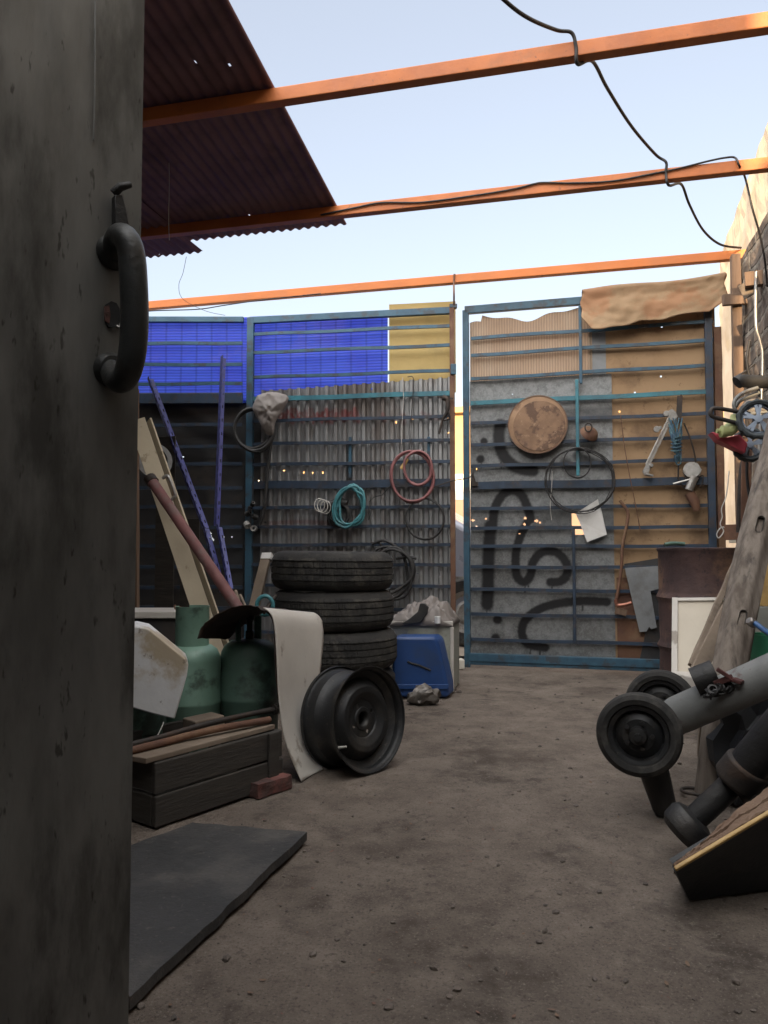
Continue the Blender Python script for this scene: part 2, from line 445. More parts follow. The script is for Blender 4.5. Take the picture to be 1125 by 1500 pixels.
def ground_material(m):
    nt = m.node_tree
    N, L = nt.nodes, nt.links
    for n in list(N):
        if n.type not in ('BSDF_PRINCIPLED', 'OUTPUT_MATERIAL'):
            N.remove(n)
    b = N['Principled BSDF']
    tc = N.new('ShaderNodeTexCoord')
    def nz(sc_, det, ro, dist=0.0):
        n = N.new('ShaderNodeTexNoise')
        n.inputs['Scale'].default_value = sc_
        n.inputs['Detail'].default_value = det
        n.inputs['Roughness'].default_value = ro
        n.inputs['Distortion'].default_value = dist
        L.new(tc.outputs['Object'], n.inputs[0])
        return n.outputs[0]
    def rng(x, lo, hi, k=1.0):
        r = N.new('ShaderNodeMapRange')
        r.inputs[1].default_value, r.inputs[2].default_value, r.inputs[4].default_value = lo, hi, k
        L.new(x, r.inputs[0])
        return r.outputs[0]
    def mix(f, a, c):
        x = N.new('ShaderNodeMix')
        x.data_type = 'RGBA'
        L.new(f, x.inputs[0])
        for i, v in ((6, a), (7, c)):
            if isinstance(v, tuple):
                x.inputs[i].default_value = (*v, 1)
            else:
                L.new(v, x.inputs[i])
        return x.outputs[2]
    def mth(op, a, c):
        x = N.new('ShaderNodeMath')
        x.operation = op
        L.new(a, x.inputs[0])
        if isinstance(c, float):
            x.inputs[1].default_value = c
        else:
            L.new(c, x.inputs[1])
        return x.outputs[0]
    big, mid, fine, grit = nz(.9, 4, .55), nz(5.5, 12, .74), nz(30, 8, .75), nz(150, 3, .7)
    col = mix(rng(mid, .38, .62), (.140, .114, .095), (.228, .190, .160))
    col = mix(rng(big, .42, .62, .55), col, (.255, .215, .182))
    patch = mth('MULTIPLY', rng(nz(1.9, 8, .66, .2), .49, .60), rng(mid, .44, .56))
    col = mix(mth('MULTIPLY', patch, .78), col, (.050, .040, .034))
    stain = mth('MULTIPLY', rng(nz(.85, 7, .62), .47, .60), rng(nz(2.7, 8, .66), .40, .55))
    col = mix(mth('MULTIPLY', stain, .82), col, (.066, .052, .043))
    col = mix(rng(fine, .56, .64, .62), col, (.080, .065, .054))
    col = mix(rng(fine, .40, .33, .55), col, (.25, .215, .18))
    col = mix(rng(grit, .57, .64, .6), col, (.070, .058, .049))
    col = mix(rng(grit, .40, .34, .55), col, (.30, .265, .23))
    L.new(col, b.inputs['Base Color'])
    b.inputs['Roughness'].default_value = .95
    b.inputs['Specular IOR Level'].default_value = .2
    h = mth('ADD', mth('MULTIPLY', mid, 2.0), mth('ADD', mth('MULTIPLY', fine, .8), mth('MULTIPLY', grit, .35)))
    bp = N.new('ShaderNodeBump')
    bp.inputs['Strength'].default_value = .85
    bp.inputs['Distance'].default_value = .013
    L.new(h, bp.inputs['Height'])
    L.new(bp.outputs[0], b.inputs['Normal'])
ground_material(m_ground)
def dividers(m, scale, amt):
    '''thin darker lines across a cellular plastic sheet, along u'''
    nt = m.node_tree
    N, L = nt.nodes, nt.links
    b = N['Principled BSDF']
    uv = N.new('ShaderNodeUVMap')
    wv = N.new('ShaderNodeTexWave')
    wv.bands_direction = 'X'
    wv.inputs['Scale'].default_value = scale
    wv.inputs['Distortion'].default_value = .5
    L.new(uv.outputs[0], wv.inputs[0])
    r = N.new('ShaderNodeMapRange')
    r.inputs[1].default_value, r.inputs[2].default_value, r.inputs[3].default_value, r.inputs[4].default_value = .93, 1.0, 1.0, 1 - amt
    L.new(wv.outputs['Fac'], r.inputs[0])
    src = b.inputs['Base Color'].links[0].from_socket
    mx = N.new('ShaderNodeMix')
    mx.data_type = 'RGBA'
    mx.blend_type = 'MULTIPLY'
    mx.inputs[0].default_value = 1
    L.new(src, mx.inputs[6])
    L.new(r.outputs[0], mx.inputs[7])
    L.new(mx.outputs[2], b.inputs['Base Color'])
    for n in N:
        if n.type == 'BSDF_TRANSLUCENT':
            L.new(mx.outputs[2], n.inputs[0])
def brick_material():
    m = bpy.data.materials.new('rough_masonry')
    m.use_nodes = True
    nt = m.node_tree
    N, L = nt.nodes, nt.links
    b = N['Principled BSDF']
    tc = N.new('ShaderNodeTexCoord')
    uv = N.new('ShaderNodeUVMap')
    br = N.new('ShaderNodeTexBrick')
    L.new(uv.outputs[0], br.inputs[0])
    br.inputs['Scale'].default_value = 1
    br.inputs['Brick Width'].default_value = .30
    br.inputs['Row Height'].default_value = .12
    br.inputs['Mortar Size'].default_value = .018
    br.inputs['Mortar Smooth'].default_value = .4
    br.inputs['Color1'].default_value = (.15, .115, .09, 1)
    br.inputs['Color2'].default_value = (.10, .08, .065, 1)
    br.inputs['Mortar'].default_value = (.20, .175, .145, 1)
    nz = N.new('ShaderNodeTexNoise')
    nz.inputs['Scale'].default_value = 9
    nz.inputs['Detail'].default_value = 8
    L.new(tc.outputs['Object'], nz.inputs[0])
    mx = N.new('ShaderNodeMix')
    mx.data_type = 'RGBA'
    mx.blend_type = 'MULTIPLY'
    mx.inputs[0].default_value = .8
    cr = N.new('ShaderNodeMapRange')
    cr.inputs[1].default_value = .3
    cr.inputs[2].default_value = .7
    cr.inputs[3].default_value = .35
    cr.inputs[4].default_value = 1.5
    L.new(nz.outputs[0], cr.inputs[0])
    L.new(br.outputs[0], mx.inputs[6])
    L.new(cr.outputs[0], mx.inputs[7])
    L.new(mx.outputs[2], b.inputs['Base Color'])
    b.inputs['Roughness'].default_value = .95
    ad = N.new('ShaderNodeMath')
    ad.operation = 'SUBTRACT'
    L.new(nz.outputs[0], ad.inputs[0])
    L.new(br.outputs[1], ad.inputs[1])
    bp = N.new('ShaderNodeBump')
    bp.inputs['Strength'].default_value = .9
    bp.inputs['Distance'].default_value = .03
    L.new(ad.outputs[0], bp.inputs['Height'])
    L.new(bp.outputs[0], b.inputs['Normal'])
    return m
m_masonry = brick_material()
def wave_bump(m, direction, scale, strength, dist=.004, colour=0.0):
    nt = m.node_tree
    N, L = nt.nodes, nt.links
    b = N['Principled BSDF']
    uv = N.new('ShaderNodeUVMap')
    wv = N.new('ShaderNodeTexWave')
    wv.bands_direction = direction
    wv.inputs['Scale'].default_value = scale
    wv.inputs['Distortion'].default_value = .6
    wv.inputs['Detail'].default_value = 1
    L.new(uv.outputs[0], wv.inputs[0])
    bp = N.new('ShaderNodeBump')
    bp.inputs['Strength'].default_value = strength
    bp.inputs['Distance'].default_value = dist
    L.new(wv.outputs['Fac'], bp.inputs['Height'])
    if b.inputs['Normal'].is_linked:
        L.new(b.inputs['Normal'].links[0].from_socket, bp.inputs['Normal'])
    L.new(bp.outputs[0], b.inputs['Normal'])
    if colour:
        src = b.inputs['Base Color'].links[0].from_socket
        mx = N.new('ShaderNodeMix')
        mx.data_type = 'RGBA'
        mx.blend_type = 'MULTIPLY'
        mx.inputs[0].default_value = colour
        L.new(src, mx.inputs[6])
        L.new(wv.outputs['Color'], mx.inputs[7])
        L.new(mx.outputs[2], b.inputs['Base Color'])
        for n in N:
            if n.type == 'BSDF_TRANSLUCENT':
                L.new(mx.outputs[2], n.inputs[0])
wave_bump(m_poly, 'Y', 14, .5, .004, .35)
dividers(m_poly, 2.6, .26)
wave_bump(m_tan, 'X', 16, .6, .004, .30)
def set_uv(o, fn):
    me = o.data
    uv = me.uv_layers.new(name='UVMap')
    for p in me.polygons:
        for li in p.loop_indices:
            uv.data[li].uv = fn(me.vertices[me.loops[li].vertex_index].co)

# ------------------------------------------------------------------ yard frame
YA = R(14)
YU = V((math.cos(YA), -math.sin(YA), 0))
YV = V((math.sin(YA), math.cos(YA), 0))
RG = Frame(FL(684, 977), R(15))                    # right gate leaf
LG = Frame((P(664, 990, RG.o.y - .06).x, RG.o.y - .06, 0), R(8.5))   # left gate leaf
_e = LG.pt(363, 700)
LP = Frame((_e.x, _e.y, 0), R(1.0))                # fixed panel left of it
def yard(o, a, b, z=0.0):
    q = V(o) + YU * a + YV * b
    return V((q.x, q.y, z))

# ------------------------------------------------------------------ ground
def hgt(x, y):
    n = noise.noise(V((x * 1.3, y * 1.3, 0))) * .010 + noise.noise(V((x * 5, y * 5, 3))) * .004 + noise.noise(V((x * 17, y * 17, 7))) * .0016
    return n - .006
def build_ground():
    mb = MB()
    n = 190
    def axis(c, near):
        out = []
        for i in range(n + 1):
            t = i / n * 2 - 1
            out.append(c + near * t + (abs(t) ** 9) * math.copysign(300, t))
        return out
    xs, ys = axis(.3, 3.2), axis(3.2, 4.2)
    vs = [[mb.bm.verts.new((x, y, hgt(x, y) if abs(x) < 8 and -3 < y < 9 else -.01)) for y in ys] for x in xs]
    for i in range(n):
        for j in range(n):
            mb.face((vs[i][j], vs[i + 1][j], vs[i + 1][j + 1], vs[i][j + 1]))
    o = mb.build('ground', m_ground, smooth=60)
    return structure(o)
build_ground()
mb = MB()
c = RG.w(0, .012, .5)
mb.grid(lambda a, b: c + YU * ((a - .5) * 120) + YV * (b * 60), 10, 10)
structure(mb.build('road', m_road))

_ib = bmesh.new()
bmesh.ops.create_icosphere(_ib, subdivisions=1, radius=1)
_ib.verts.index_update()
ICO_V = [v.co.copy() for v in _ib.verts]
ICO_F = [[v.index for v in f.verts] for f in _ib.faces]
_ib.free()
def scatter_gravel():
    mb = MB()
    rnd = random.Random(3)
    for i in range(3400):
        y = 1.1 + 4.4 * rnd.random() ** 1.3
        x = rnd.uniform(-.55, .5) * y * 1.05
        if x < -.30 and y < 3.2 and rnd.random() < .6:
            continue
        s = .0016 + .0095 * rnd.random() ** 8
        z = hgt(x, y)
        m = Matrix.Translation((x, y, z + s * .25)) @ Matrix.Rotation(rnd.random() * 6, 4, 'Z') @ Matrix.Diagonal((1, rnd.uniform(.5, 1), rnd.uniform(.35, .8), 1))
        vs = [mb.bm.verts.new(m @ ((d + V((rnd.uniform(-.25, .25), rnd.uniform(-.25, .25), rnd.uniform(-.2, .2)))) * s)) for d in ICO_V]
        for f in ICO_F:
            mb.bm.faces.new([vs[q] for q in f])
    o = mb.build('gravel', m_stone)
    o['kind'] = 'stuff'
    o['label'] = 'small stones and crumbs scattered over the dirt yard'
scatter_gravel()
def litter():
    mb = MB()
    rnd = random.Random(23)
    for i in range(420):
        y = 1.2 + 4.3 * rnd.random() ** 1.2
        x = rnd.uniform(-.5, .48) * y
        z = hgt(x, y) + .0012
        a = rnd.random() * 6.28
        l, w_ = rnd.uniform(.003, .011), rnd.uniform(.0008, .004)
        u = V((math.cos(a), math.sin(a), rnd.uniform(-.15, .15))); v = V((-math.sin(a), math.cos(a), rnd.uniform(-.2, .3)))
        c = V((x, y, z + .001))
        mb.face([mb.bm.verts.new(c + u * p * l + v * q * w_ + V((0, 0, .001 + abs(p) * .0015))) for p, q in ((-1, 0), (-.3, -1), (.5, -.8), (1, 0), (.4, .9), (-.4, .8))])
    o = mb.build('dry_litter', m_fibre, recalc=False)
    o['kind'] = 'stuff'
    o['label'] = 'dry leaf crumbs and splinters strewn over the dirt yard'
litter()

# ------------------------------------------------------------------ walls and neighbours
def wall_box(a, b, z0, z1, th, nrm, name, mat, uv=True, nu=1, rough=0.0):
    """wall from a to b (base points), face at a-b, thickness along nrm"""
    a, b, nrm = V(a), V(b), V(nrm)
    mb = MB()
    L = (b - a).length
    nl, nz_ = max(1, int(L / .12)) if rough else 1, max(1, int((z1 - z0) / .12)) if rough else 1
    def face(off, flip):
        def fn(s, t):
            p = a.lerp(b, s)
            q = V((p.x, p.y, z0 + (z1 - z0) * t)) + nrm * off
            if rough and off == 0:
                d = noise.noise(q * 3.1) * rough + noise.noise(q * 11) * rough * .5
                q = q + nrm * d + V((0, 0, d * .8 if t == 1 else 0))
            return q
        return fn
    g0 = face(0, 0)
    mb.grid(g0, nl, nz_)
    mb.grid(face(th, 1), 1, 1)
    mb.grid(lambda s, t: g0(s, 1).lerp(face(th, 1)(s, 1), t), nl, 1)
    for e in (0, 1):
        mb.grid(lambda s, t: g0(e, s).lerp(face(th, 1)(e, s), t), nz_, 1)
    o = mb.build(name, mat)
    d = (b - a).normalized()
    set_uv(o, lambda co: ((V(co) - a).dot(d), co.z))
    return o
rw = P(1093, 806, 5.15)
RWO = V((rw.x, rw.y, 0))
o = wall_box(RWO - YV * 6.8, RWO + YV * .15, -.1, 2.83, .22, YU, 'masonry_wall', m_masonry, rough=.035)
tag(o, 'rough dark masonry wall carrying the ends of the orange beams', 'wall')
TW = RWO + YU * .36
TWD = V((math.sin(R(17)), math.cos(R(17)), 0))
o = wall_box(TW - TWD * 9.0, TW + TWD * 4.06, -.1, 4.27, .25, V((TWD.y, -TWD.x, 0)), 'plaster_wall', m_plaster, rough=.03)  # rear stretch runs on out of view, lengthened to block low sky
tag(o, 'tall sunlit tan plaster wall rising beyond the gate', 'wall')
# wall on the far side of the shed side of the yard
LWO = V((-2.75, 4.2, 0))
o = wall_box(LWO - YV * 5.6, LWO + YV * 1.68, -.1, 2.83, .2, -YU, 'boundary_wall', m_concrete, rough=.02)
tag(o, 'dark rendered boundary wall under the brown roof', 'wall')

def block_building(name, label, c, ux, w_, d_, h, mat, roofmat):
    ux = V(ux).normalized()
    uy = V((-ux.y, ux.x, 0))
    b = thing(name, label, 'building', c)
    m = Matrix((ux, uy, V((0, 0, 1)))).transposed()
    mb = MB()
    mb.box(V(c) + V((0, 0, h / 2)), (w_, d_, h), m)
    mb.build('wall', mat, b)
    mb = MB()
    mb.box(V(c) + V((0, 0, h + .06)), (w_ + .3, d_ + .3, .12), m)
    mb.build('roof', roofmat, b)
    return b, m
# shed behind the camera; two unseen blocks added to keep the sun out
b, m = block_building('workshop_building', 'rendered workshop behind the yard with a flat roof', V((-.3, -3.2, 0)), YU, 7.0, 3.4, 2.7, m_concrete, m_concrete)
mb = MB(); mb.box(V((-.3, -3.2, 2.82)) + m @ V((.9, 2.15, 0)), (5.2, .9, .06), m); mb.build('shade_canopy', m_roof, b)  # canopy added out of view to darken the foreground
mb = MB(); mb.bar(V((-1.1, -1.52, 0)), V((-1.1, -1.52, 2)), .9, .05, YV); mb.build('door', m_crate, b)
_sh = V((math.sin(SUN_ROT), math.cos(SUN_ROT), 0))
_pv = V((-_sh.y, _sh.x, 0))
for nm, lab, p0, p1, hh, al in (('sun_blocker', 'tall block added out of view to keep the sun off the yard', -12.0, .20, 8.6, 12.0), ('sun_blocker', 'lower block added out of view beside the tall sun blocker', 0.42, 10.5, 6.6, 12.0)):
    hc = _pv * ((p0 + p1) / 2) + _sh * al  # added sun blockers, with a gap left for the lit wall strip
    b, m = block_building(nm, lab, hc, _pv, p1 - p0, 4.0, hh, m_concrete, m_concrete)
    for k in (-3, 0, 3):
        mb = MB(); mb.box(hc + V((0, 0, 4.2)) - _sh * 2.0 + _pv * k, (1.2, .06, 1.2), m); mb.build('window', m_glass, b)
o = wall_box(V((-3.6, 1.06, 0)), V((-1.02, .42, 0)), -.1, 2.84, .16, V((-.24, -.97, 0)), 'shed_blocker_wall', m_concrete)  # added out of view to stop low light reaching under the roof
tag(o, 'unseen shed wall by the grey door, added to block low light', 'wall')
# house across the street
bc = P(676, 700, 15.0)
b, m = block_building('street_house', 'sunlit ochre house across the street seen through the gate gap', V((bc.x + 1.5, 17.5, 0)), YU, 12, 4.5, 3.65, m_ochre, m_ochre)
mb = MB(); mb.box(V((bc.x + 1.5, 17.5, .95)) + m @ V((0, -2.27, 0)), (12, .05, 1.9), m); mb.build('plinth', m_pinkwash, b)
mb = MB(); mb.box(V((bc.x + 1.5, 17.5, 2.15)) + m @ V((0, -2.275, 0)), (12, .05, .52), m); mb.build('band', m_whitewash, b)
mb = MB(); mb.box(V((bc.x + 1.5, 17.5, 2.4)) + m @ V((-3, -2.27, 0)), (1.2, .06, .9), m); mb.build('window', m_glass, b)

# parked car outside the gates
def car():
    c0 = V((-.32, 8.0, .012))
    t = thing('parked_car', 'grey car parked in the street just outside the gates', 'car', c0)
    def W(x, y, z):
        return c0 + YU * x + YV * y + V((0, 0, z))
    side = [(-2.1, .28), (-2.15, .62), (-1.95, .82), (-1.15, .92), (-.55, 1.36), (.75, 1.40), (1.45, .98), (2.0, .90), (2.1, .6), (2.1, .28)]
    mb = MB(); mb.prism([W(x, -.82, z) for x, z in side], YV * 1.64)
    mb.build('body', m_carpaint, t, bevel=.06, seg=3, smooth=40)
    mb = MB(); mb.prism([W(x, -.825, z) for x, z in ((-1.0, .95), (-.5, 1.29), (.05, 1.32), (.05, .95))], YV * .01)
    mb.prism([W(x, -.825, z) for x, z in ((.12, .95), (.12, 1.32), (.7, 1.31), (1.2, 1.0))], YV * .01); mb.build('window', m_glass, t)
    mb = MB(); mb.bar(W(-2.0, -.835, .60), W(2.0, -.835, .60), .05, .02, YV); mb.build('side_moulding', m_chrome, t)
    for x in (-1.3, 1.3):
        for y in (-.76, .76):
            mt = basis(YV, W(x, y, .31))
            mb = MB(); mb.lathe([(.19, -.09), (.28, -.1), (.31, -.07), (.31, .07), (.28, .1), (.19, .09)], mt, 32, closed=True)
            wl = mb.build('wheel', m_tyre, t, smooth=40)
            mb = MB(); mb.lathe([(.0, -.06), (.08, -.075), (.12, -.05), (.19, -.08), (.19, .08), (0, .05)], mt, 24); mb.build('rim', m_alu, wl, smooth=40)
    for y in (-.6, .6):
        mb = MB(); mb.lathe([(0, 0), (.08, .01), (.09, .05)], basis(-YU, W(-2.13, y, .62)), 16); mb.build('headlight', m_whitewash, t, smooth=50)
car()

# ------------------------------------------------------------------ orange beams and roof
BZ = 2.85
BW, BH = .055, .062
def beam(px, py, mat, label, left=-2.55, right=.35):
    """lower edge of the beam passes through the pixel (px,py)"""
    d = ray(px, py)
    p = O + d * ((BZ - EYE) / d.z)
    # cut with the side walls
    def cut(o_, extra):
        # p + YU*t on the wall plane
        return (V(o_) - p).dot(YU) + extra
    t0, t1 = cut(LWO, -.05), cut(RWO, .14)
    a, b = p + YU * t0, p + YU * t1
    mb = MB()
    a = a + V((0, 0, BH / 2)) + YV * BW / 2
    b = b + V((0, 0, BH / 2)) + YV * BW / 2
    mb.bar(a, b, BH, BW, YV)
    o = mb.build('roof_beam', mat, bevel=.004)
    tag(o, label, 'beam', 'orange steel roof beams')
    return p
B1 = beam(760, 94, m_orange, 'orange steel beam nearest the camera, highest in the picture')
B2 = beam(700, 293, m_orange, 'middle orange beam with a dark wire snaking along it')
B3 = beam(700, 411, m_orange3, 'farthest orange beam just above the gates, with pale yellow patches')

ZR = BZ + BH + .012
def roof_sheet(pts, label, pitch=.060, amp=.0075):
    """corrugated sheet: pts = near left, near right, far right, far left in xy; corrugations run along the yard"""
    a, b, c_, d = [V((p[0], p[1], ZR)) for p in pts]
    wid = (b - a).length
    nu = int(wid / pitch * 8)
    mb = MB()
    def fn(s, t):
        p = a.lerp(b, s).lerp(d.lerp(c_, s), t)
        return p + V((0, 0, amp * math.sin(2 * math.pi * s * wid / pitch)))
    holes = [(random.random(), random.random()) for _ in range(9)]
    nv_ = 330 if wid > 1.5 else 20
    nu = nu if wid <= 1.5 else int(wid / pitch * 6)
    pins = {(int(nu * f), int(nv_ * g)) for f, g in ((.915, .735), (.958, .74), (.88, .98), (.83, .955), (.76, .70), (.94, .6))} if wid > 1.5 else set()
    mb.grid(fn, nu, nv_, (lambda s, t: (int(s * nu), int(t * nv_)) not in pins) if pins else None)
    o = mb.build('roof_sheet', m_roof, smooth=60, solid=.0012, recalc=False)
    return tag(o, label, 'roof sheet', 'brown corrugated roof sheets')
def RZ(px, py, z=ZR):
    d = ray(px, py)
    return O + d * ((z - EYE) / d.z)
r0, r1 = RZ(335, 0), RZ(508, 328)
dv = (r1 - r0).normalized()
nr = r1 - dv * 6.4
nl = nr - YU * 3.3
roof_sheet([nl, nr, r1, r1 - YU * 3.3], 'large brown corrugated roof sheet ending past the middle orange beam')
q = RZ(297, 371, ZR - .03)
ZR -= .02
sl = q - YU * 2.6
roof_sheet([sl - YV * 1.2, q - YV * 1.2, q, sl], 'smaller brown corrugated roof sheet poking out beyond the large one')
ZR += .02

# ------------------------------------------------------------------ gates
def rails(frame, ys, x0, x1, parent, mat_for, th_for, x1y=None):
    for i, y in enumerate(ys):
        s0, z0 = frame.sz(x0, y)
        s1, _ = frame.sz(x1, y)
        m, h = mat_for(i), th_for(i)
        mb = MB()
        n = 7
        ph = random.random() * 9
        pts = [frame.w(s0 + (s1 - s0) * k / n, z0 + .006 * math.sin(ph + k * 1.3) * (1 if 0 < k < n else 0) * .6, -.004 * (i % 2)) for k in range(n + 1)]
        for k in range(n):
            mb.bar(pts[k], pts[k + 1], h, .018, frame.n)
        mb.build('rail', m, parent)

def vstile(frame, px, y0, y1, w_, th, name, mat, parent, d=0.0, bevel=.003):
    s, z0 = frame.sz(px, y0, d)
    _, z1 = frame.sz(px, y1, d)
    mb = MB(); mb.bar(frame.w(s, min(z0, z1), d), frame.w(s, max(z0, z1), d), w_, th, frame.n)
    return mb.build(name, mat, parent, bevel=bevel)

def add_paint(o, frame, strokes, soft=.35):
    """sprayed strokes: (pixel points, half width in pixels, opacity)"""
    me = o.data
    n = len(me.vertices)
    org = ORG.get(o.name, V((0, 0, 0)))
    co = np.empty(n * 3)
    me.vertices.foreach_get('co', co)
    co = co.reshape(-1, 3) + np.array(org)
    s = (co - np.array(frame.o)) @ np.array(frame.u)
    z = co[:, 2]
    val = np.zeros(n)
    wob = np.array([noise.noise(V((a * 60, b * 60, 0))) for a, b in zip(s, z)])
    for pts, hw, op in strokes:
        q = np.array([frame.sz(x, y) for x, y in pts])
        if len(q) == 1:
            q = np.vstack([q, q + 1e-4])
        else:
            sp = smoothpath([V((a, b, 0)) for a, b in q], 5)
            q = np.array([(p.x, p.y) for p in sp])
        k = RG.o.y / FPX
        r = hw * k
        dmin = np.full(n, 9.0)
        for (ax, ay), (bx, by) in zip(q[:-1], q[1:]):
            dx, dy = bx - ax, by - ay
            t = np.clip(((s - ax) * dx + (z - ay) * dy) / (dx * dx + dy * dy + 1e-12), 0, 1)
            dmin = np.minimum(dmin, np.hypot(s - ax - t * dx, z - ay - t * dy))
        dmin = dmin + wob * .004
        f = np.clip(1 - (dmin - r * (1 - soft)) / (r * 2 * soft), 0, 1) * op
        val = np.maximum(val, f * f * (3 - 2 * f) if op == 1 else f)
    at = me.attributes.new('paint', 'FLOAT', 'POINT')
    at.data.foreach_set('value', val.astype(np.float32))

# ---- right leaf
GR = thing('metal_gate', 'blue barred gate leaf backed with galvanised sheet, cardboard and tan fibreglass', 'gate', RG.o)
vstile(RG, 685, 977, 455, .045, .045, 'stile', m_blue, GR)
vstile(RG, 1048, 985, 420, .05, .04, 'stile', m_darkrail, GR)
s0, zt = RG.sz(681, 455); s1, _ = RG.sz(1052, 455)
mb = MB(); mb.bar(RG.w(s0, zt), RG.w(s1, zt), .058, .045, RG.n); mb.build('top_rail', m_blue, GR, bevel=.004)
mb = MB(); mb.bar(RG.w(s0, .075), RG.w(s1, .075), .06, .045, RG.n)
mb.bar(RG.w(s0, .035), RG.w(s1, .035), .03, .03, RG.n); mb.build('bottom_rail', m_blue, GR, bevel=.004)
ry = [496, 521, 555, 591, 620, 652, 683, 712, 745, 774, 800, 830, 863, 899, 936]
rails(RG, ry, 690, 1045, GR, lambda i: m_teal if i == 3 else m_blue if i < 3 else m_darkrail, lambda i: .056 if i == 7 else .032 if i == 3 else .024)
vstile(RG, 849.5, 447, 562, .022, .02, 'upright_bar', m_blue, GR, -.022)
vstile(RG, 845, 556, 697, .024, .02, 'upright_bar', m_teal, GR, -.024)
vstile(RG, 840, 772, 942, .022, .02, 'upright_bar', m_bluebar if False else m_darkrail, GR, -.02)
# galvanised sheet, fine mesh so that the spray paint and the punched holes are real
def sheet(frame, x0, y0, x1, y1, d, name, mat, parent, cell=.006, holes=(), edge=None, warp=.004, label=None, keepfn=None):
    # keepfn(a, z) -> False leaves a gap in the sheet
    sa, za = frame.sz(x0, y0, d)
    sb, zb = frame.sz(x1, y1, d)
    zb = max(zb, .015)
    nu, nv = int(abs(sb - sa) / cell), int(abs(za - zb) / cell)
    hs = [(frame.sz(hx, hy, d), r) for hx, hy, r in holes]
    def fn(s, t):
        a, z = sa + (sb - sa) * s, zb + (za - zb) * t
        dd = d + noise.noise(V((a * 2.3, z * 2.3, x0))) * warp
        if edge:
            z = min(z, edge(a))
        return frame.w(a, z, dd)
    def keep(s, t):
        a, z = sa + (sb - sa) * s, zb + (za - zb) * t
        for (ha, hz), r in hs:
            if (a - ha) ** 2 + ((z - hz) * 1.3) ** 2 < (r * (1 + .5 * noise.noise(V((a * 150, z * 150, 0))))) ** 2:
                return False
        return keepfn(a, z) if keepfn else True
    mb = MB(); mb.grid(fn, nu, nv, keep)
    return mb.build(name, mat, parent, smooth=60, label=label, recalc=False)
(_ha0, _hz1), (_ha1, _hz0) = RG.sz(837, 752, .03), RG.sz(856, 783, .03)
gal = sheet(RG, 688, 559, 902, 970, .030, 'galvanised_panel', m_galv, GR, .0065,
            holes=[(693, 762, .010), (712, 760, .008), (769, 759, .009), (768, 768, .010), (786, 763, .013), (791, 766, .010), (698, 771, .006), (761, 782, .006), (751, 577, .006), (1, 1, .01), (698, 687, .006), (843, 765, .0)],
            keepfn=lambda a, z: not (_ha0 < a < _ha1 and _hz0 < z < _hz1),
            label='grey galvanised sheet with black spray-painted script')
def in_hole(a, z):
    return True
strokes = [
    ([(732, 621), (730, 640), (734, 661), (746, 677), (761, 686), (780, 689)], 9, 1),
    ([(708, 646)], 6, 1), ([(703, 672)], 6.5, 1),
    ([(721, 775), (724, 745), (736, 724), (750, 718), (763, 724), (772, 743), (777, 760)], 7, 1),
    ([(718, 770), (715, 813), (714, 860), (713, 886)], 9.5, 1),
    ([(728, 908)], 7, 1), ([(725, 935)], 6.5, 1),
    ([(773, 763), (761, 787), (755, 813), (756, 842), (767, 853), (777, 842), (780, 824), (794, 809), (814, 809), (829, 824), (830, 842), (820, 852), (806, 853)], 6.5, 1),
    ([(889, 882), (853, 881), (819, 884), (789, 893), (769, 909), (764, 928), (773, 944), (798, 949)], 6.5, 1),
    ([(829, 606), (865, 605), (900, 603)], 9, .55),
    ([(829, 679), (838, 690)], 8, .75), ([(848, 668), (862, 676), (880, 681)], 8, .7),
    ([(790, 770), (830, 762), (895, 765)], 14, .45),
]
strokes += [(p_, h_ * 1.9, .16) for p_, h_, o_ in strokes[:9]]
strokes += [([(x_, y_), (x_ + .6, y_ + l_)], 1.3, .85) for x_, y_, l_ in ((712, 884, 17), (717, 886, 9), (768, 853, 14), (773, 852, 8), (808, 855, 10), (765, 926, 7), (776, 946, 12), (790, 951, 9), (733, 676, 9), (704, 676, 8), (853, 886, 8))]
add_paint(gal, RG, strokes)
# tan fibreglass with a wavy torn top
def tan_edge(a):
    t = a
    return RG.sz(760, 462)[1] + .03 * math.sin(a * 9 + .6) + .012 * math.sin(a * 23) - (.05 if a < .12 else 0)
o = sheet(RG, 688, 440, 868, 563, .034, 'fibreglass_panel', m_tan, GR, .012, edge=tan_edge, label='ribbed tan fibreglass sheet with a wavy top edge')
set_uv(o, lambda co: ((V(co) + GR.location - RG.o).dot(RG.u), co.z))
o = sheet(RG, 862, 483, 888, 556, .038, 'patch_panel', m_scrap, GR, .012, label='grey scrap strip beside the fibreglass')
o = sheet(RG, 884, 462, 1058, 977, .042, 'cardboard_panel', m_card, GR, .012, warp=.012, holes=[(969, 478, .009), (967, 551, .009), (930, 576, .009), (935, 577, .007), (907, 603, .006), (907, 646, .005)],
          keepfn=lambda a, z: True, label='brown cardboard and plywood sheeting')
o = sheet(RG, 903, 846, 966, 974, .026, 'plywood_panel', m_rustpost, GR, .012, warp=.01, label='dark brown plywood low on the gate')
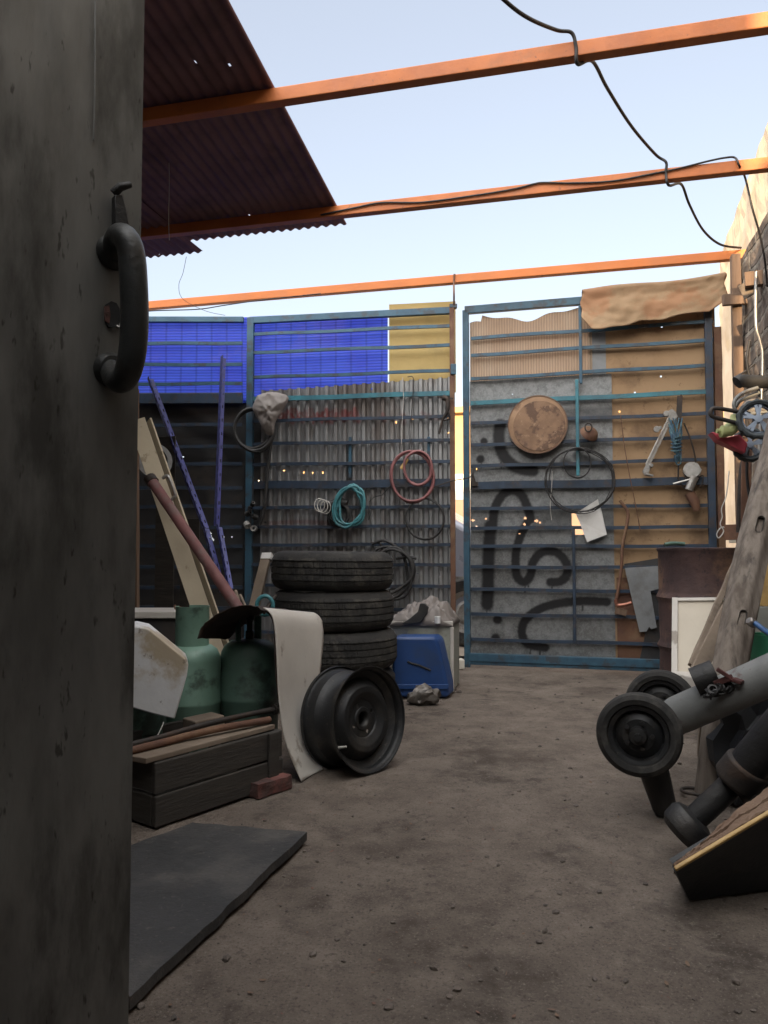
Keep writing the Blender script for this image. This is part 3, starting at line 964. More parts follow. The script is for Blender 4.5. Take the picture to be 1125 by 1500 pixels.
# the cardboard flap folded over the top rail
def flap():
    sa, za = RG.sz(852, 437, -.03)
    sb, _ = RG.sz(1062, 437, -.03)
    mb = MB()
    L = .215
    def fn(s, t):
        a = sa + (sb - sa) * s
        top = RG.sz(852, 427)[1] + .010 * math.sin(s * 7) + .03 * s
        ln = .315 + .035 * math.sin(s * 5.2 + .8) + .03 * noise.noise(V((s * 6, 0, 2)))
        ln = ln - .09 * max(0, (s - .88) / .12) - .10 * max(0, (.07 - s) / .07)
        u = t * 1.25 - .25
        if u < 0:
            return RG.w(a, top + u * .12, .034)
        bow = -.050 - .05 * u * u - .022 * noise.noise(V((s * 3.5, u * 2.5, 1))) - .010 * noise.noise(V((s * 14, u * 8, 1)))
        if u < .12:
            k = u / .12
            bow = .034 + (-.050 - .034) * k
        return RG.w(a + .02 * noise.noise(V((u * 3, s, 0))), top + .012 * math.sin(math.pi * min(1, u / .12)) - ln * max(0, u - .06), bow)
    mb.grid(fn, 60, 30)
    return mb.build('cardboard_flap', m_cardfold, GR, smooth=60, solid=.005, label='stiff cardboard flap folded over the top rail', recalc=False)
flap()

# ---- left leaf
GL = thing('metal_gate', 'blue barred gate leaf backed with blue plastic, yellow and corrugated zinc sheets', 'gate', LG.o)
vstile(LG, 664.5, 1004, 446, .036, .045, 'stile', m_rustpost, GL)
vstile(LG, 363, 1000, 466, .052, .045, 'stile', m_blue, GL)
s0, zt = LG.sz(365, 470); s1, ze = LG.sz(662, 455)
mb = MB(); mb.bar(LG.w(s0, zt), LG.w(s1, ze), .052, .04, LG.n); mb.build('top_rail', m_blue, GL, bevel=.004)
mb = MB(); mb.bar(LG.w(s0, .06), LG.w(s1, .06), .05, .04, LG.n); mb.build('bottom_rail', m_darkrail, GL)
ly = [490, 517, 553, 585, 617, 651, 681, 711, 744, 772, 798, 827, 857, 890, 925, 958]
rails(LG, ly, 368, 660, GL, lambda i: m_teal if i == 3 else m_blue if i < 3 else m_darkrail, lambda i: .060 if i == 7 else .036 if i == 3 else .024)
vstile(LG, 513, 640, 700, .022, .02, 'upright_bar', m_blue, GL, .016)
vstile(LG, 628, 640, 676, .022, .02, 'upright_bar', m_blue, GL, .016)
# latch box, brackets on the rusty stile
mb = MB(); mb.box(LG.pt(664, 541, -.02), (.04, .03, .08)); mb.build('bracket', m_blue, GL, bevel=.004)
mb = MB(); mb.box(LG.pt(664, 449, -.0), (.055, .05, .03)); mb.build('bracket', m_blue, GL, bevel=.004)

def zinc(frame, x0, y0, x1, d, parent, holes, pitch=.0735, amp=.021, top=None, label=None):
    sa, za = frame.sz(x0, y0, d)
    sb, _ = frame.sz(x1, y0, d)
    nu = int((sb - sa) / .0031)
    zb = .02
    nv = int((za - zb) / .0085)
    hs = [(frame.sz(hx, hy, d), r) for hx, hy, r in holes]
    def prof(a):
        x = (a / pitch) % 1
        w_ = math.sin(2 * math.pi * x)
        return amp * max(-.75, min(.75, w_ * 1.9 + .25)) / .75
    def fn(s, t):
        a = sa + (sb - sa) * s
        z = zb + (za + (top(a) if top else 0) - zb) * t
        return frame.w(a, z, d + prof(a) + .006 * noise.noise(V((a * 2, z * 2, 5))))
    def keep(s, t):
        a, z = sa + (sb - sa) * s, zb + (za - zb) * t
        for (ha, hz), r in hs:
            if (a - ha) ** 2 + (z - hz) ** 2 < r * r:
                return False
        return True
    mb = MB(); mb.grid(fn, nu, nv, keep)
    return mb.build('corrugated_panel', m_zinc, parent, smooth=70, label=label, recalc=False)
zn = zinc(LG, 384, 572, 661, .040, GL,
          [(545, 576, 0.0074), (415, 689, 0.0068), (444, 693, 0.0062), (457, 694, 0.0062), (472, 694, 0.0062), (580, 624, 0.0062), (604, 621, 0.0068), (657, 622, 0.0062), (657, 643, 0.0062), (564, 683, 0.0062), (388, 765, 0.0074), (611, 843, 0.0081), (644, 847, 0.0099), (607, 836, 0.0068), (460, 566, 0.0062)],
          top=lambda a: .055 * max(0, min(1, (a + 1.4) / 1.4)), label='corrugated zinc sheet with faded red painted letters along its top')
red = []
rnd = random.Random(11)
x = 397
while x < 521:
    # faded, no longer readable daubs of red paint
    for k in range(2):
        y0 = rnd.uniform(597, 606)
        red.append(([(x + rnd.uniform(-2, 2), y0), (x + rnd.uniform(-3, 4), (y0 + 612) / 2), (x + rnd.uniform(-3, 6), rnd.uniform(609, 618))], rnd.uniform(1.6, 3.2), rnd.uniform(.35, .9)))
    red.append(([(x - 2, rnd.uniform(599, 613)), (x + 8, rnd.uniform(599, 613))], rnd.uniform(1.4, 2.6), rnd.uniform(.3, .7)))
    x += rnd.uniform(5, 9)
red += [([(560, 606), (562, 614)], 3, .4), ([(590, 607), (590, 618)], 3.4, .35), ([(618, 604), (640, 612)], 3, .25), ([(395, 766), (440, 764), (500, 767)], 3, .35)]
add_paint(zn, LG, red, .4)
o = sheet(LG, 366, 464, 568, 582, .064, 'plastic_panel', m_poly, GL, .02, warp=.006, holes=[], label='blue translucent plastic sheet',
          edge=lambda a: 9)
set_uv(o, lambda co: ((V(co) + GL.location - LG.o).dot(LG.u), co.z))
o = sheet(LG, 570, 446, 668, 575, .070, 'yellow_panel', m_yellow, GL, .02, warp=.008, label='dull yellow sheet beside the blue plastic')

# ---- fixed barred panel left of the leaf
FP = thing('barred_fence', 'barred blue fence with blue plastic above a dark sprayed metal sheet', 'fence', LP.o)
xl = 96
s0, zt = LP.sz(xl, 470); s1, ze = LP.sz(357, 470)
mb = MB(); mb.bar(LP.w(s0, zt + .01), LP.w(s1, zt), .045, .04, LP.n); mb.build('top_rail', m_blue, FP, bevel=.004)
rails(LP, [504, 535, 563], xl, 355, FP, lambda i: m_blue, lambda i: .026)
mb = MB(); _, z1 = LP.sz(300, 584)
mb.bar(LP.w(s0, z1, -.01), LP.w(s1, z1, -.01), .085, .03, LP.n); mb.build('wide_rail', m_darkrail, FP, bevel=.004)
rails(LP, [623, 655, 680, 715, 742, 772, 800, 830, 860, 890], xl, 355, FP, lambda i: m_darkrail, lambda i: .026)
o = sheet(LP, xl, 466, 366, 590, .036, 'plastic_panel', m_poly, FP, .02, warp=.006, label='blue translucent plastic sheet')
set_uv(o, lambda co: ((V(co) + FP.location - LP.o).dot(LP.u), co.z))
dk = sheet(LP, xl, 586, 398, 1004, .05, 'dark_panel', m_darkpanel, FP, .009, holes=[(261, 667, 0.0053), (268, 669, 0.0075), (273, 670, 0.0053), (320, 581, 0.0150), (350, 670, 0.0067), (365, 683, 0.0090), (365, 692, 0.0090), (309, 786, 0.0135), (311, 790, 0.0135), (328, 787, 0.0060), (340, 787, 0.0060), (308, 781, 0.0120),
           (368, 620, 0.0083), (371, 621, 0.0090), (367, 626, 0.0097), (370, 627, 0.0067), (372, 706, 0.0090), (378, 705, 0.0075), (367, 707, 0.0075)], label='dark sheet metal with a faint black sprayed stroke')
add_paint(dk, LP, [([(235, 596), (275, 617), (305, 632), (330, 650), (342, 668)], 14, .9), ([(250, 660), (285, 668)], 16, .8), ([(262, 720), (290, 730)], 14, .7)])

# ------------------------------------------------------------------ timber and posts beside the gate
def timber(name, label, p, q, a, b, mat, cat='timber', n=None, rough=.004, group=None):
    mb = MB()
    p, q = V(p), V(q)
    L = (q - p).length
    k = max(4, int(L / .12))
    z = (q - p).normalized()
    n = V(n or YV)
    y = (n - z * n.dot(z)).normalized()
    x = y.cross(z)
    rings = []
    for i in range(k + 1):
        c = p.lerp(q, i / k)
        rings.append([mb.bm.verts.new(c + x * (sx * a / 2) + y * (sy * b / 2) + V((noise.noise(c * 9 + V((sx, sy, 0))), noise.noise(c * 9 + V((sy, 3, sx))), 0)) * rough) for sx, sy in ((-1, -1), (1, -1), (1, 1), (-1, 1))])
    for i in range(k):
        for j in range(4):
            mb.face((rings[i][j], rings[i][(j + 1) % 4], rings[i + 1][(j + 1) % 4], rings[i + 1][j]))
    mb.face(rings[0][::-1]); mb.face(rings[-1])
    o = mb.build(name, mat, bevel=.003)
    return tag(o, label, cat, group)
pt_ = P(1082, 600, RWO.y - .10)
px_ = V((pt_.x, pt_.y, 0))
timber('timber_post', 'tall square timber post under the end of the farthest orange beam', px_, px_ + V((0, 0, 2.84)), .058, .06, m_wood, 'post')
p2 = P(1101, 500, RWO.y - .06)
timber('timber_post', 'timber upright hard against the masonry wall', V((p2.x, p2.y, 0)), V((p2.x, p2.y, 2.5)), .05, .03, m_wood, 'post')
timber('timber_rail', 'short horizontal timber joining the gate end to the post', P(1059, 440, RWO.y - .14), P(1104, 437, RWO.y - .16), .04, .072, m_wood, 'timber', n=(0, 0, 1))
timber('timber_block', 'thick horizontal timber block jutting from the masonry wall', P(1091, 411, 4.55), P(1160, 402, 4.45), .06, .085, m_wood, 'timber', n=(0, 0, 1))
timber('timber_offcut', 'small grey board offcut propped under the timber block', P(1086, 429, 4.60), P(1106, 418, 4.55), .09, .02, m_plank, 'timber')
timber('gate_jamb', 'flaking brown timber jamb at the hinge end of the cardboard gate', RG.w(RG.sz(1058, 800)[0], 0.0, .03), RG.w(RG.sz(1058, 800)[0], 2.44, .03), .05, .06, m_rustpost, 'jamb')
mb = MB()
rp = [P(x, y, 4.42) for x, y in ((1108, 398), (1107, 440), (1108, 480), (1113, 498), (1117, 520), (1116, 570), (1113, 640), (1112, 700))]
mb.tube(smoothpath(rp), .010, 8)
tag(mb.build('steel_rod', m_chrome, smooth=60), 'thin bare steel rod hanging bent beside the timber posts', 'rod')

# ------------------------------------------------------------------ cables
def cable(name, label, pts, r, mat, cat='cable', k=8, group=None):
    mb = MB(); mb.tube(smoothpath(pts, k), r, 8)
    return tag(mb.build(name, mat, smooth=60), label, cat, group)
def on_beam(b0, px, front=True, top=False):
    """point on a beam's front face at pixel column px"""
    d0 = b0.dot(YV)
    r = ray(px, 400)
    rx = r.x / r.y
    # solve x = rx*y with (x,y).YV = d0
    y = d0 / (rx * YV.x + YV.y)
    z = BZ + (BH + .01 if top else BH * .5)
    return V((rx * y, y, z)) - YV * .008
a1, a2, a3 = on_beam(B1, 848, top=True), on_beam(B2, 980, top=True), on_beam(B3, 1068, top=True)
pts = [V((-.62, -.4, 2.84)), V((-.45, .6, 2.72)), P(560, -330, 1.7), P(640, -130, 2.25), P(700, -40, 2.6), P(742, 3, 2.7), P(775, 27, 2.8), P(815, 44, 2.95), a1 + V((-.02, -.01, .01)), on_beam(B1, 848), on_beam(B1, 852) - V((0, -.02, .06))]
a1b = V(pts[-1])
pts += [P(868, 90, a1b.y + .12), P(890, 130, 3.35), P(925, 185, 3.7), P(960, 226, 3.98), a2 + V((-.01, -.01, .012)), on_beam(B2, 978), on_beam(B2, 984) - V((0, -.02, .06))]
pts += [P(998, 270, 4.30), P(1010, 300, 4.5), P(1030, 337, 4.8), P(1055, 358, 5.0), P(1085, 363, 5.12)]
cable('power_cable', 'black power cable sagging from beam to beam across the open sky', pts, .0075, m_wire)
pts = [on_beam(B2, x) + V((0, 0, dz)) for x, dz in ((470, -.02), (520, .0), (560, .012), (620, -.012), (700, -.006), (755, .006), (785, .022), (800, .022), (840, .002), (900, -.012), (960, .004), (1000, .018), (1040, .038), (1065, .046), (1080, .040))]
pts += [on_beam(B2, 1085) + V((0, -.01, -.01)), P(1092, 262, 4.1), P(1102, 305, 4.1), P(1112, 340, 4.15), P(1120, 380, 4.2), P(1124, 420, 4.3)]
cable('tied_cable', 'thin dark cable tied along the middle orange beam and dropping by the wall', pts, .0055, m_wire)
cable('thin_wire', 'fine grey wire hanging down under the brown roof sheets', [P(246, 200, 4.0), P(248, 260, 4.0), P(247, 320, 4.02), P(248, 352, 4.02)], .0018, m_whitecord, 'wire')
cable('thin_wire', 'fine wire drooping from the small roof sheet over the far beam', [P(273, 376, 5.3), P(268, 400, 5.4), P(262, 418, 5.5), P(268, 438, 5.55), P(300, 455, 5.6), P(330, 462, 5.6)], .0016, m_wire, 'wire')
cable('slack_wire', 'thin dark wire slung just under the farthest beam above the blue plastic', [P(190, 458, 5.6), P(230, 455, 5.6), P(290, 453, 5.6), P(330, 447, 5.58), P(380, 440, 5.55), P(470, 430, 5.5)], .004, m_wire, 'wire')
cable('hanging_wire', 'short dark wire dropping from the farthest beam to the rusty gate stile', [on_beam(B3, 666) + V((0, 0, .03)), on_beam(B3, 665) - V((0, 0, .04)), P(665, 430, 5.55), P(665, 447, 5.6)], .007, m_rustpost, 'wire')

# ------------------------------------------------------------------ things hung on the gates
def coil_pts(frame, px, py, rx, ry, turns, d=-.04, wob=.12, tilt=0.0, drift=(0, 0), seed=0, n=30, dd=.012):
    rnd = random.Random(seed)
    out = []
    N = int(turns * n)
    k = frame.o.y / FPX
    for i in range(N + 1):
        a = 2 * math.pi * i / n - math.pi / 2
        t = i / N
        w1 = 1 + wob * noise.noise(V((i / n * .9 + seed, math.cos(a), math.sin(a))))
        x = px + drift[0] * t + w1 * (rx * math.cos(a) * math.cos(tilt) - ry * math.sin(a) * math.sin(tilt))
        y = py + drift[1] * t + w1 * (rx * math.cos(a) * math.sin(tilt) + ry * math.sin(a) * math.cos(tilt))
        out.append(frame.pt(x, y, d - dd * abs(math.sin(i / n * 2.1 + seed)) * 2))
    return out
def hung_coil(name, label, pts, r, mat, cat='hose', extra=None):
    mb = MB()
    mb.tube(pts, r, 8)
    for e in extra or []:
        mb.tube(smoothpath(e, 6), r, 8)
    return tag(mb.build(name, mat, smooth=60), label, cat)
hung_coil('garden_hose', 'coiled teal hose hung on the corrugated zinc gate', coil_pts(LG, 515, 742, 20, 29, 5.2, -.05, .34, .35, (-5, 2), 1, dd=.025), .0105, m_tealhose)
t = thing('air_hose', 'coiled faded red hose hung near the gate stile above a black loop', 'hose', LG.pt(603, 700, -.06))
mb = MB(); mb.tube(coil_pts(LG, 603, 698, 31, 37, 2.1, -.05, .06, -.1, (2, 0), 5), .0105, 8)
mb.tube(coil_pts(LG, 611, 686, 20, 25, 1.6, -.07, .05, -.1, (2, 0), 9), .0105, 8); mb.build('hose', m_pinkhose, t, smooth=60)
mb = MB(); mb.tube([LG.pt(588, 687, -.085), LG.pt(597, 672, -.085)], [.016, .013], 8); mb.build('connector', m_gold, t, smooth=50)
cable('pale_twine', 'pale cord holding the red hose up to the gate rail', [LG.pt(590, 553, -.02), LG.pt(591, 585, -.025), LG.pt(589, 620, -.02), LG.pt(588, 650, -.03)], .0025, m_whitecord, 'cord')
cable('hanging_wire', 'dark wire loop over the second rail above the red hose', [LG.pt(597, 552, -.02), LG.pt(606, 556, -.03), LG.pt(603, 600, -.025), LG.pt(602, 640, -.03), LG.pt(603, 663, -.05)], .003, m_wire, 'wire')
hung_coil('cable_loop', 'large thin black cable loop below the red hose', coil_pts(LG, 622, 760, 28, 30, 1.7, -.045, .06, 0, (1, 1), 13), .006, m_black, 'cable')
hung_coil('black_hose', 'heap of black hose drooping behind the top of the tyre stack', coil_pts(LG, 570, 838, 32, 36, 3.4, -.06, .22, .5, (4, 3), 17, dd=.03), .011, m_black, 'hose',
          [[LG.pt(545, 797, -.05), LG.pt(565, 792, -.06), LG.pt(590, 812, -.06), LG.pt(598, 850, -.06)], [LG.pt(580, 818, -.07), LG.pt(598, 816, -.07), LG.pt(610, 818, -.06)]])
hung_coil('cable_tangle', 'thin dark cable running between the teal and red hoses', [LG.pt(540, 762, -.05), LG.pt(541, 735, -.05), LG.pt(548, 728, -.05), LG.pt(560, 725, -.05), LG.pt(575, 708, -.05), LG.pt(590, 712, -.05), LG.pt(598, 722, -.05), LG.pt(596, 738, -.05)], .004, m_black, 'cable')
hung_coil('bar_hanger', 'dark crooked rod hanging below the teal hose', smoothpath([LG.pt(543, 795, -.05), LG.pt(556, 796, -.05), LG.pt(560, 808, -.05), LG.pt(552, 825, -.05), LG.pt(540, 840, -.05)]), .006, m_iron, 'rod')
t = thing('black_hose_bundle', 'dark rubber duct with a pale ring coil at its mouth', 'duct', LG.pt(480, 745, -.05))
mb = MB(); mb.tube([LG.pt(x, y, -.04) for x, y in ((478, 742), (490, 738), (500, 735), (508, 738))], [.034, .036, .034, .03], 12); mb.tube(coil_pts(LG, 498, 752, 14, 16, 2, -.035, .2, 0, (-3, 4), 3), .012, 8); mb.build('duct', m_black, t, smooth=60)
mb = MB()
for i in range(3):
    mb.tube(coil_pts(LG, 468 + i * 4.5, 740 + i * 1.5, 7.5, 9.5, 1.05, -.07, .02, 0, (0, 0), i), .0042, 6)
mb.build('ring_coil', m_whitecord, t, smooth=60)
mb = MB(); mb.tube(smoothpath([LG.pt(649, 582, -.05), LG.pt(655, 586, -.06), LG.pt(655, 602, -.06), LG.pt(648, 616, -.05), LG.pt(643, 636, -.05)]), [.02] * 6 + [.017] * 6 + [.013] * 6 + [.009] * 6 + [.006], 8)
mb.bar(LG.pt(640, 581, -.05), LG.pt(664, 584, -.05), .012, .012); mb.tube(smoothpath([LG.pt(655, 602, -.06), LG.pt(659, 612, -.05), LG.pt(650, 616, -.06)]), .007, 6)
tag(mb.build('iron_clamp', m_iron, smooth=50), 'small dark iron clamp hanging at the top by the rusty stile', 'clamp')
# fastening wire between the leaves
cable('tie_wire', 'thin tie wire strung across the gap between the two gate leaves', [LG.pt(630, 716, -.05), LG.pt(648, 709, -.06), LG.pt(664, 704, -.05), LG.pt(676, 702, -.03), RG.pt(688, 699, -.04), RG.pt(694, 692, -.03)], .0045, m_iron, 'wire')
mb = MB(); mb.prism([RG.pt(x, y, -.03) for x, y in ((692, 690), (697, 706), (700, 706), (700, 712), (690, 712), (690, 706))], RG.n * .015)
tag(mb.build('latch_plate', m_iron), 'small dark latch plate on the thick rail of the sprayed gate', 'latch')

# coil of cable with plastic bag on the fence post
hung_coil('cable_coil', 'thick dark cable coiled over the fence post beside a plastic bag', coil_pts(LP, 370, 628, 28, 30, 2.6, -.07, .08, .1, (4, 3), 21, dd=.02), .0135, m_black, 'cable',
          [[LP.pt(398, 640, -.06), LP.pt(392, 690, -.05), LP.pt(388, 740, -.05), LP.pt(380, 770, -.05)]])
def bag(name, label, pts_outline, frame, d, mat, puff=.05, seed=0, cat='bag'):
    """crumpled hollow bag: an outline inflated on both faces"""
    loc = [frame.sz(x, y, d) for x, y in pts_outline]
    cx = sum(a for a, _ in loc) / len(loc); cz = sum(z for _, z in loc) / len(loc)
    mb = MB()
    n, rings = 48, 9
    per = [V((a, z, 0)) for a, z in loc]
    per = smoothpath(per + [per[0]], 8)[:-1]
    m = len(per)
    for side in (-1, 1):
        prev = None
        for i in range(rings + 1):
            t = 1 - i / rings
            ring = []
            for k in range(m):
                a = cx + (per[k].x - cx) * t
                z = cz + (per[k].y - cz) * t
                h = puff * math.sqrt(max(0, 1 - t * t))
                cr = noise.noise(V((a * 14, z * 14, seed + side))) * .5 + noise.noise(V((a * 34, z * 34, seed))) * .3
                h = h * (1 + .9 * cr)
                ring.append(mb.bm.verts.new(frame.w(a, z, d + side * h)))
            if prev:
                for k in range(m):
                    mb.face((prev[k], prev[(k + 1) % m], ring[(k + 1) % m], ring[k]))
            prev = ring
    bmesh.ops.remove_doubles(mb.bm, verts=mb.bm.verts[:], dist=1e-4)
    return tag(mb.build(name, mat, smooth=35), label, cat)
bag('plastic_bag', 'dusty grey plastic bag tied upside down on the cable coil', [(377, 579), (398, 574), (422, 581), (415, 600), (404, 618), (401, 634), (397, 638), (388, 634), (380, 618), (370, 598)], LP, -.12, m_bag, .05, 3)
# little taps and pulleys hung low on the fence post
t = thing('brass_fittings', 'bunch of greasy pipe fittings strung up on the dark fence post', 'fittings', LP.pt(366, 760, -.06))
rnd = random.Random(5)
for k, (x, y, r) in enumerate(((370, 738, .016), (364, 752, .022), (373, 757, .02), (362, 769, .026), (372, 774, .024), (366, 744, .015))):
    mb = MB(); mb.lathe([(r * .45, -.018), (r, -.02), (r, .02), (r * .45, .018)], basis(V((rnd.uniform(-1, 1), rnd.uniform(-1, -.3), rnd.uniform(-.5, .5))), LP.pt(x, y, -.06)), 14, closed=True)
    mb.build('fitting', m_alu if k in (3, 4) else m_greasy, t, smooth=40)
mb = MB(); mb.tube(smoothpath([LP.pt(371, 700, -.03), LP.pt(370, 730, -.05), LP.pt(366, 770, -.06)]), .004, 6); mb.build('string', m_wire, t)

# round wooden lid
cD = RG.pt(787.5, 622, -.030)
t = thing('round_lid', 'round brown plywood lid tucked behind a rail of the sprayed gate', 'lid', cD)
mb = MB(); mb.lathe([(0, -.010), (.200, -.010), (.212, -.006), (.212, .010), (.2, .013), (0, .013)], basis(-RG.n + V((0, 0, .03)), cD), 64); mb.build('board', m_disc, t, smooth=30)
mb = MB(); mb.lathe([(0, .010), (.186, .010), (.188, .014), (.186, .0165), (0, .0165)], basis(-RG.n + V((0, 0, .03)), cD + RG.u * .012 - V((0, 0, .012))), 64); mb.build('raised_face', m_discface, t, smooth=30)
mb = MB(); mb.lathe([(.209, -.0122), (.217, -.0122), (.217, .0145), (.209, .0145)], basis(-RG.n + V((0, 0, .03)), cD), 64, closed=True); mb.build('rim_band', m_fibre, t, smooth=30)
# bell-shaped fitting
t = thing('hanging_bell_cup', 'small rusty bell shaped cup hooked on the rail beside the teal bar', 'fitting', RG.pt(864, 634, -.06))
mb = MB(); mb.lathe([(.004, .034), (.035, .030), (.058, .012), (.068, -.014), (.064, -.016), (.052, .006), (.03, .022), (0, .026)], basis(V((.25, -.75, .55)), RG.pt(864, 634, -.06)), 28); mb.build('cup', m_rustpost, t, smooth=40)
mb = MB(); mb.tube(coil_pts(RG, 862, 626, 5, 6, 1.1, -.09, 0, 0, (0, 0), 1), .005, 6); mb.build('ring', m_iron, t, smooth=60)
# wire coil
hung_coil('wire_coil', 'large loose coil of thin black wire over the thick rail', coil_pts(RG, 848, 705, 50, 46, 4.3, -.035, .10, 0, (4, -2), 31), .0035, m_wire, 'wire coil')
hung_coil('wire_ring', 'small ring of black wire under the top of the big wire coil', coil_pts(RG, 845, 678, 20, 22, 1.6, -.04, .05, 0, (1, 0), 37), .0045, m_wire, 'wire coil')
cable('pale_twine', 'pale thread dangling from the big wire coil', [RG.pt(809, 690, -.04), RG.pt(808, 715, -.045), RG.pt(806, 740, -.04), RG.pt(808, 762, -.035)], .0025, m_whitecord, 'cord')
# white card over a lit gap
mb = MB()
cw = [(843, 752), (876, 731), (878, 741), (881, 746), (889, 783), (860, 794), (848, 763)]
def cardfn():
    mb.prism([RG.pt(x, y, -.020 - .012 * (i % 2)) for i, (x, y) in enumerate(cw)], RG.n * .003)
cardfn()
tag(mb.build('white_card', m_paper), 'torn white card stuck behind the rails of the sprayed gate', 'card')
# crowbar-like copper rod and bracket
t = thing('brown_pipe_rod', 'bent brown rod hanging on the cardboard gate with a copper strap at its foot', 'rod', RG.pt(910, 800, -.04))
mb = MB(); mb.tube(smoothpath([RG.pt(x, y, -.045) for x, y in ((908, 733), (914, 741), (920, 752), (918, 770), (912, 800), (910, 835), (905, 868), (902, 882))]), .011, 8); mb.build('rod', m_rustpost, t, smooth=60)
mb = MB(); mb.tube(smoothpath([RG.pt(x, y, -.05) for x, y in ((902, 878), (904, 886), (914, 886), (925, 883))]), .013, 8); mb.build('strap', m_copper, t, smooth=60)
mb = MB(); mb.bar(RG.pt(901, 894, -.04), RG.pt(918, 898, -.04), .02, .045); mb.build('block', m_wood, t, bevel=.003)
# scrap sheets low on the gate
mb = MB(); mb.prism([RG.pt(x, y, -.022) for x, y in ((915, 832), (966, 829), (966, 862), (953, 866), (962, 919), (954, 922), (951, 918), (947, 925), (937, 926))], RG.n * .004)
tag(mb.build('scrap_strip', m_scrap), 'angled grey sheet metal strip leaning at the foot of the cardboard gate', 'sheet metal')
mb = MB(); mb.prism([RG.pt(x, y, .012) for x, y in ((914, 826), (968, 817), (968, 975), (935, 975), (945, 930))], RG.n * .004)
tag(mb.build('scrap_strip', m_darkpanel), 'dark sheet metal piece behind the angled grey strip', 'sheet metal')
# window regulators and rope
t = thing('window_regulator', 'slim silver window winder arm hanging on the cardboard gate', 'winder', RG.pt(970, 650, -.05))
mb = MB(); mb.bar(RG.pt(985, 606, -.05), RG.pt(948, 682, -.05), .034, .006, RG.n); mb.bar(RG.pt(983, 605, -.056), RG.pt(947, 680, -.056), .012, .006, RG.n); mb.build('arm', m_chrome, t, bevel=.002)
mb = MB(); mb.prism([RG.pt(x, y, -.06) for x, y in ((977, 603), (984, 599), (990, 603), (993, 610), (988, 616), (980, 615))], RG.n * .02)
mb.lathe([(0, -.01), (.02, -.01), (.02, .014), (0, .014)], basis(-RG.n, RG.pt(976, 606, -.055)), 14); mb.build('plate', m_alu, t, bevel=.002)
mb = MB(); mb.prism([RG.pt(x, y, -.06) for x, y in ((941, 690), (948, 678), (954, 682), (950, 694), (954, 698), (944, 696))], RG.n * .025)
mb.bar(RG.pt(946, 694, -.065), RG.pt(957, 697, -.065), .02, .012); mb.lathe([(0, -.012), (.013, -.012), (.013, .016), (0, .016)], basis(-RG.n, RG.pt(954, 682, -.06)), 12); mb.build('bracket', m_alu, t, bevel=.002)
mb = MB(); mb.lathe([(0, -.012), (.022, -.01), (.022, .014), (0, .014)], basis(-RG.n, RG.pt(962, 629, -.055)), 12); mb.bar(RG.pt(958, 630, -.05), RG.pt(969, 626, -.05), .02, .02); mb.build('slider', m_alu, t, bevel=.002)
t = thing('rope_hank', 'hank of blue green rope tied round a dark batten on the cardboard gate', 'rope', RG.pt(993, 640, -.07))
mb = MB(); mb.bar(RG.pt(996, 580, -.05), RG.pt(994, 620, -.05), .036, .012, RG.n); mb.tube(smoothpath([RG.pt(996, 590, -.05), RG.pt(998, 578, -.05)]), .006, 6); mb.build('batten', m_iron, t)
mb = MB()
rnd = random.Random(8)
for k in range(16):
    x0 = rnd.uniform(978, 1000); x1 = rnd.uniform(988, 998)
    y0, y1 = rnd.uniform(612, 630), rnd.uniform(655, 678)
    mb.tube(smoothpath([RG.pt(x0, y0, -.05 - rnd.random() * .04), RG.pt((x0 + x1) / 2 + rnd.uniform(-5, 5), (y0 + y1) / 2, -.07 - rnd.random() * .03), RG.pt(x1, y1, -.06), RG.pt(x1 - 3, y1 - 6, -.07)], 5), .0048, 6)
for k in range(5):
    y = 640 + k * 5
    mb.tube(smoothpath([RG.pt(983, y, -.06), RG.pt(990, y + 1, -.10), RG.pt(999, y - 1, -.06)], 5), .0045, 6)
mb.tube(coil_pts(RG, 994, 674, 4, 7, 1.1, -.07, 0, 0, (0, 0), 2), .005, 6)
mb.build('rope', m_rope, t, smooth=60)
t = thing('window_motor', 'grey window winder motor hanging on wires over the thick rail', 'motor', RG.pt(1013, 695, -.07))
mb = MB(); mb.lathe([(0, -.045), (.03, -.045), (.05, -.038), (.056, -.02), (.056, .02), (0, .02)], basis(-RG.n + V((0, 0, .15)), RG.pt(1013, 689, -.06)), 28)
mb.build('gearbox', m_alu, t, smooth=30)
mb = MB(); mb.tube([RG.pt(1017, 698, -.07), RG.pt(1009, 718, -.07)], [.030, .028], 14); mb.build('motor_can', m_chrome, t, smooth=40)
mb = MB(); mb.tube([RG.pt(1012, 702, -.08), RG.pt(986, 709, -.08)], .008, 8); mb.prism([RG.pt(x, y, -.045) for x, y in ((1005, 680), (1020, 676), (1028, 688), (1022, 705), (1004, 700))], RG.n * .012); mb.build('lever', m_chrome, t, smooth=40)
mb = MB(); mb.tube(smoothpath([RG.pt(x, y, -.05) for x, y in ((994, 680), (994, 702), (1000, 712), (1004, 716))]), .006, 6)
mb.tube(smoothpath([RG.pt(x, y, -.05) for x, y in ((1002, 620), (1012, 645), (1018, 668), (1019, 680))]), .006, 6)
mb.tube(smoothpath([RG.pt(x, y, -.05) for x, y in ((1022, 700), (1030, 697), (1028, 710), (1024, 713))]), .004, 6); mb.build('linkage', m_iron, t, smooth=60)
mb = MB(); mb.tube([RG.pt(1010, 722, -.05), RG.pt(1018, 736, -.055), RG.pt(1021, 748, -.05)], [.035, .034, .022], 10)
mb.build('boot', m_rustpost, t, smooth=50)
cable('pale_twine', 'pale knotted cord hanging at the hinge end of the cardboard gate', [RG.pt(x, y, -.09) for x, y in ((1068, 690), (1064, 725), (1057, 745), (1058, 757), (1055, 768), (1060, 778), (1053, 788), (1050, 782), (1056, 773), (1064, 774), (1075, 788), (1084, 790))], .004, m_whitecord, 'cord')
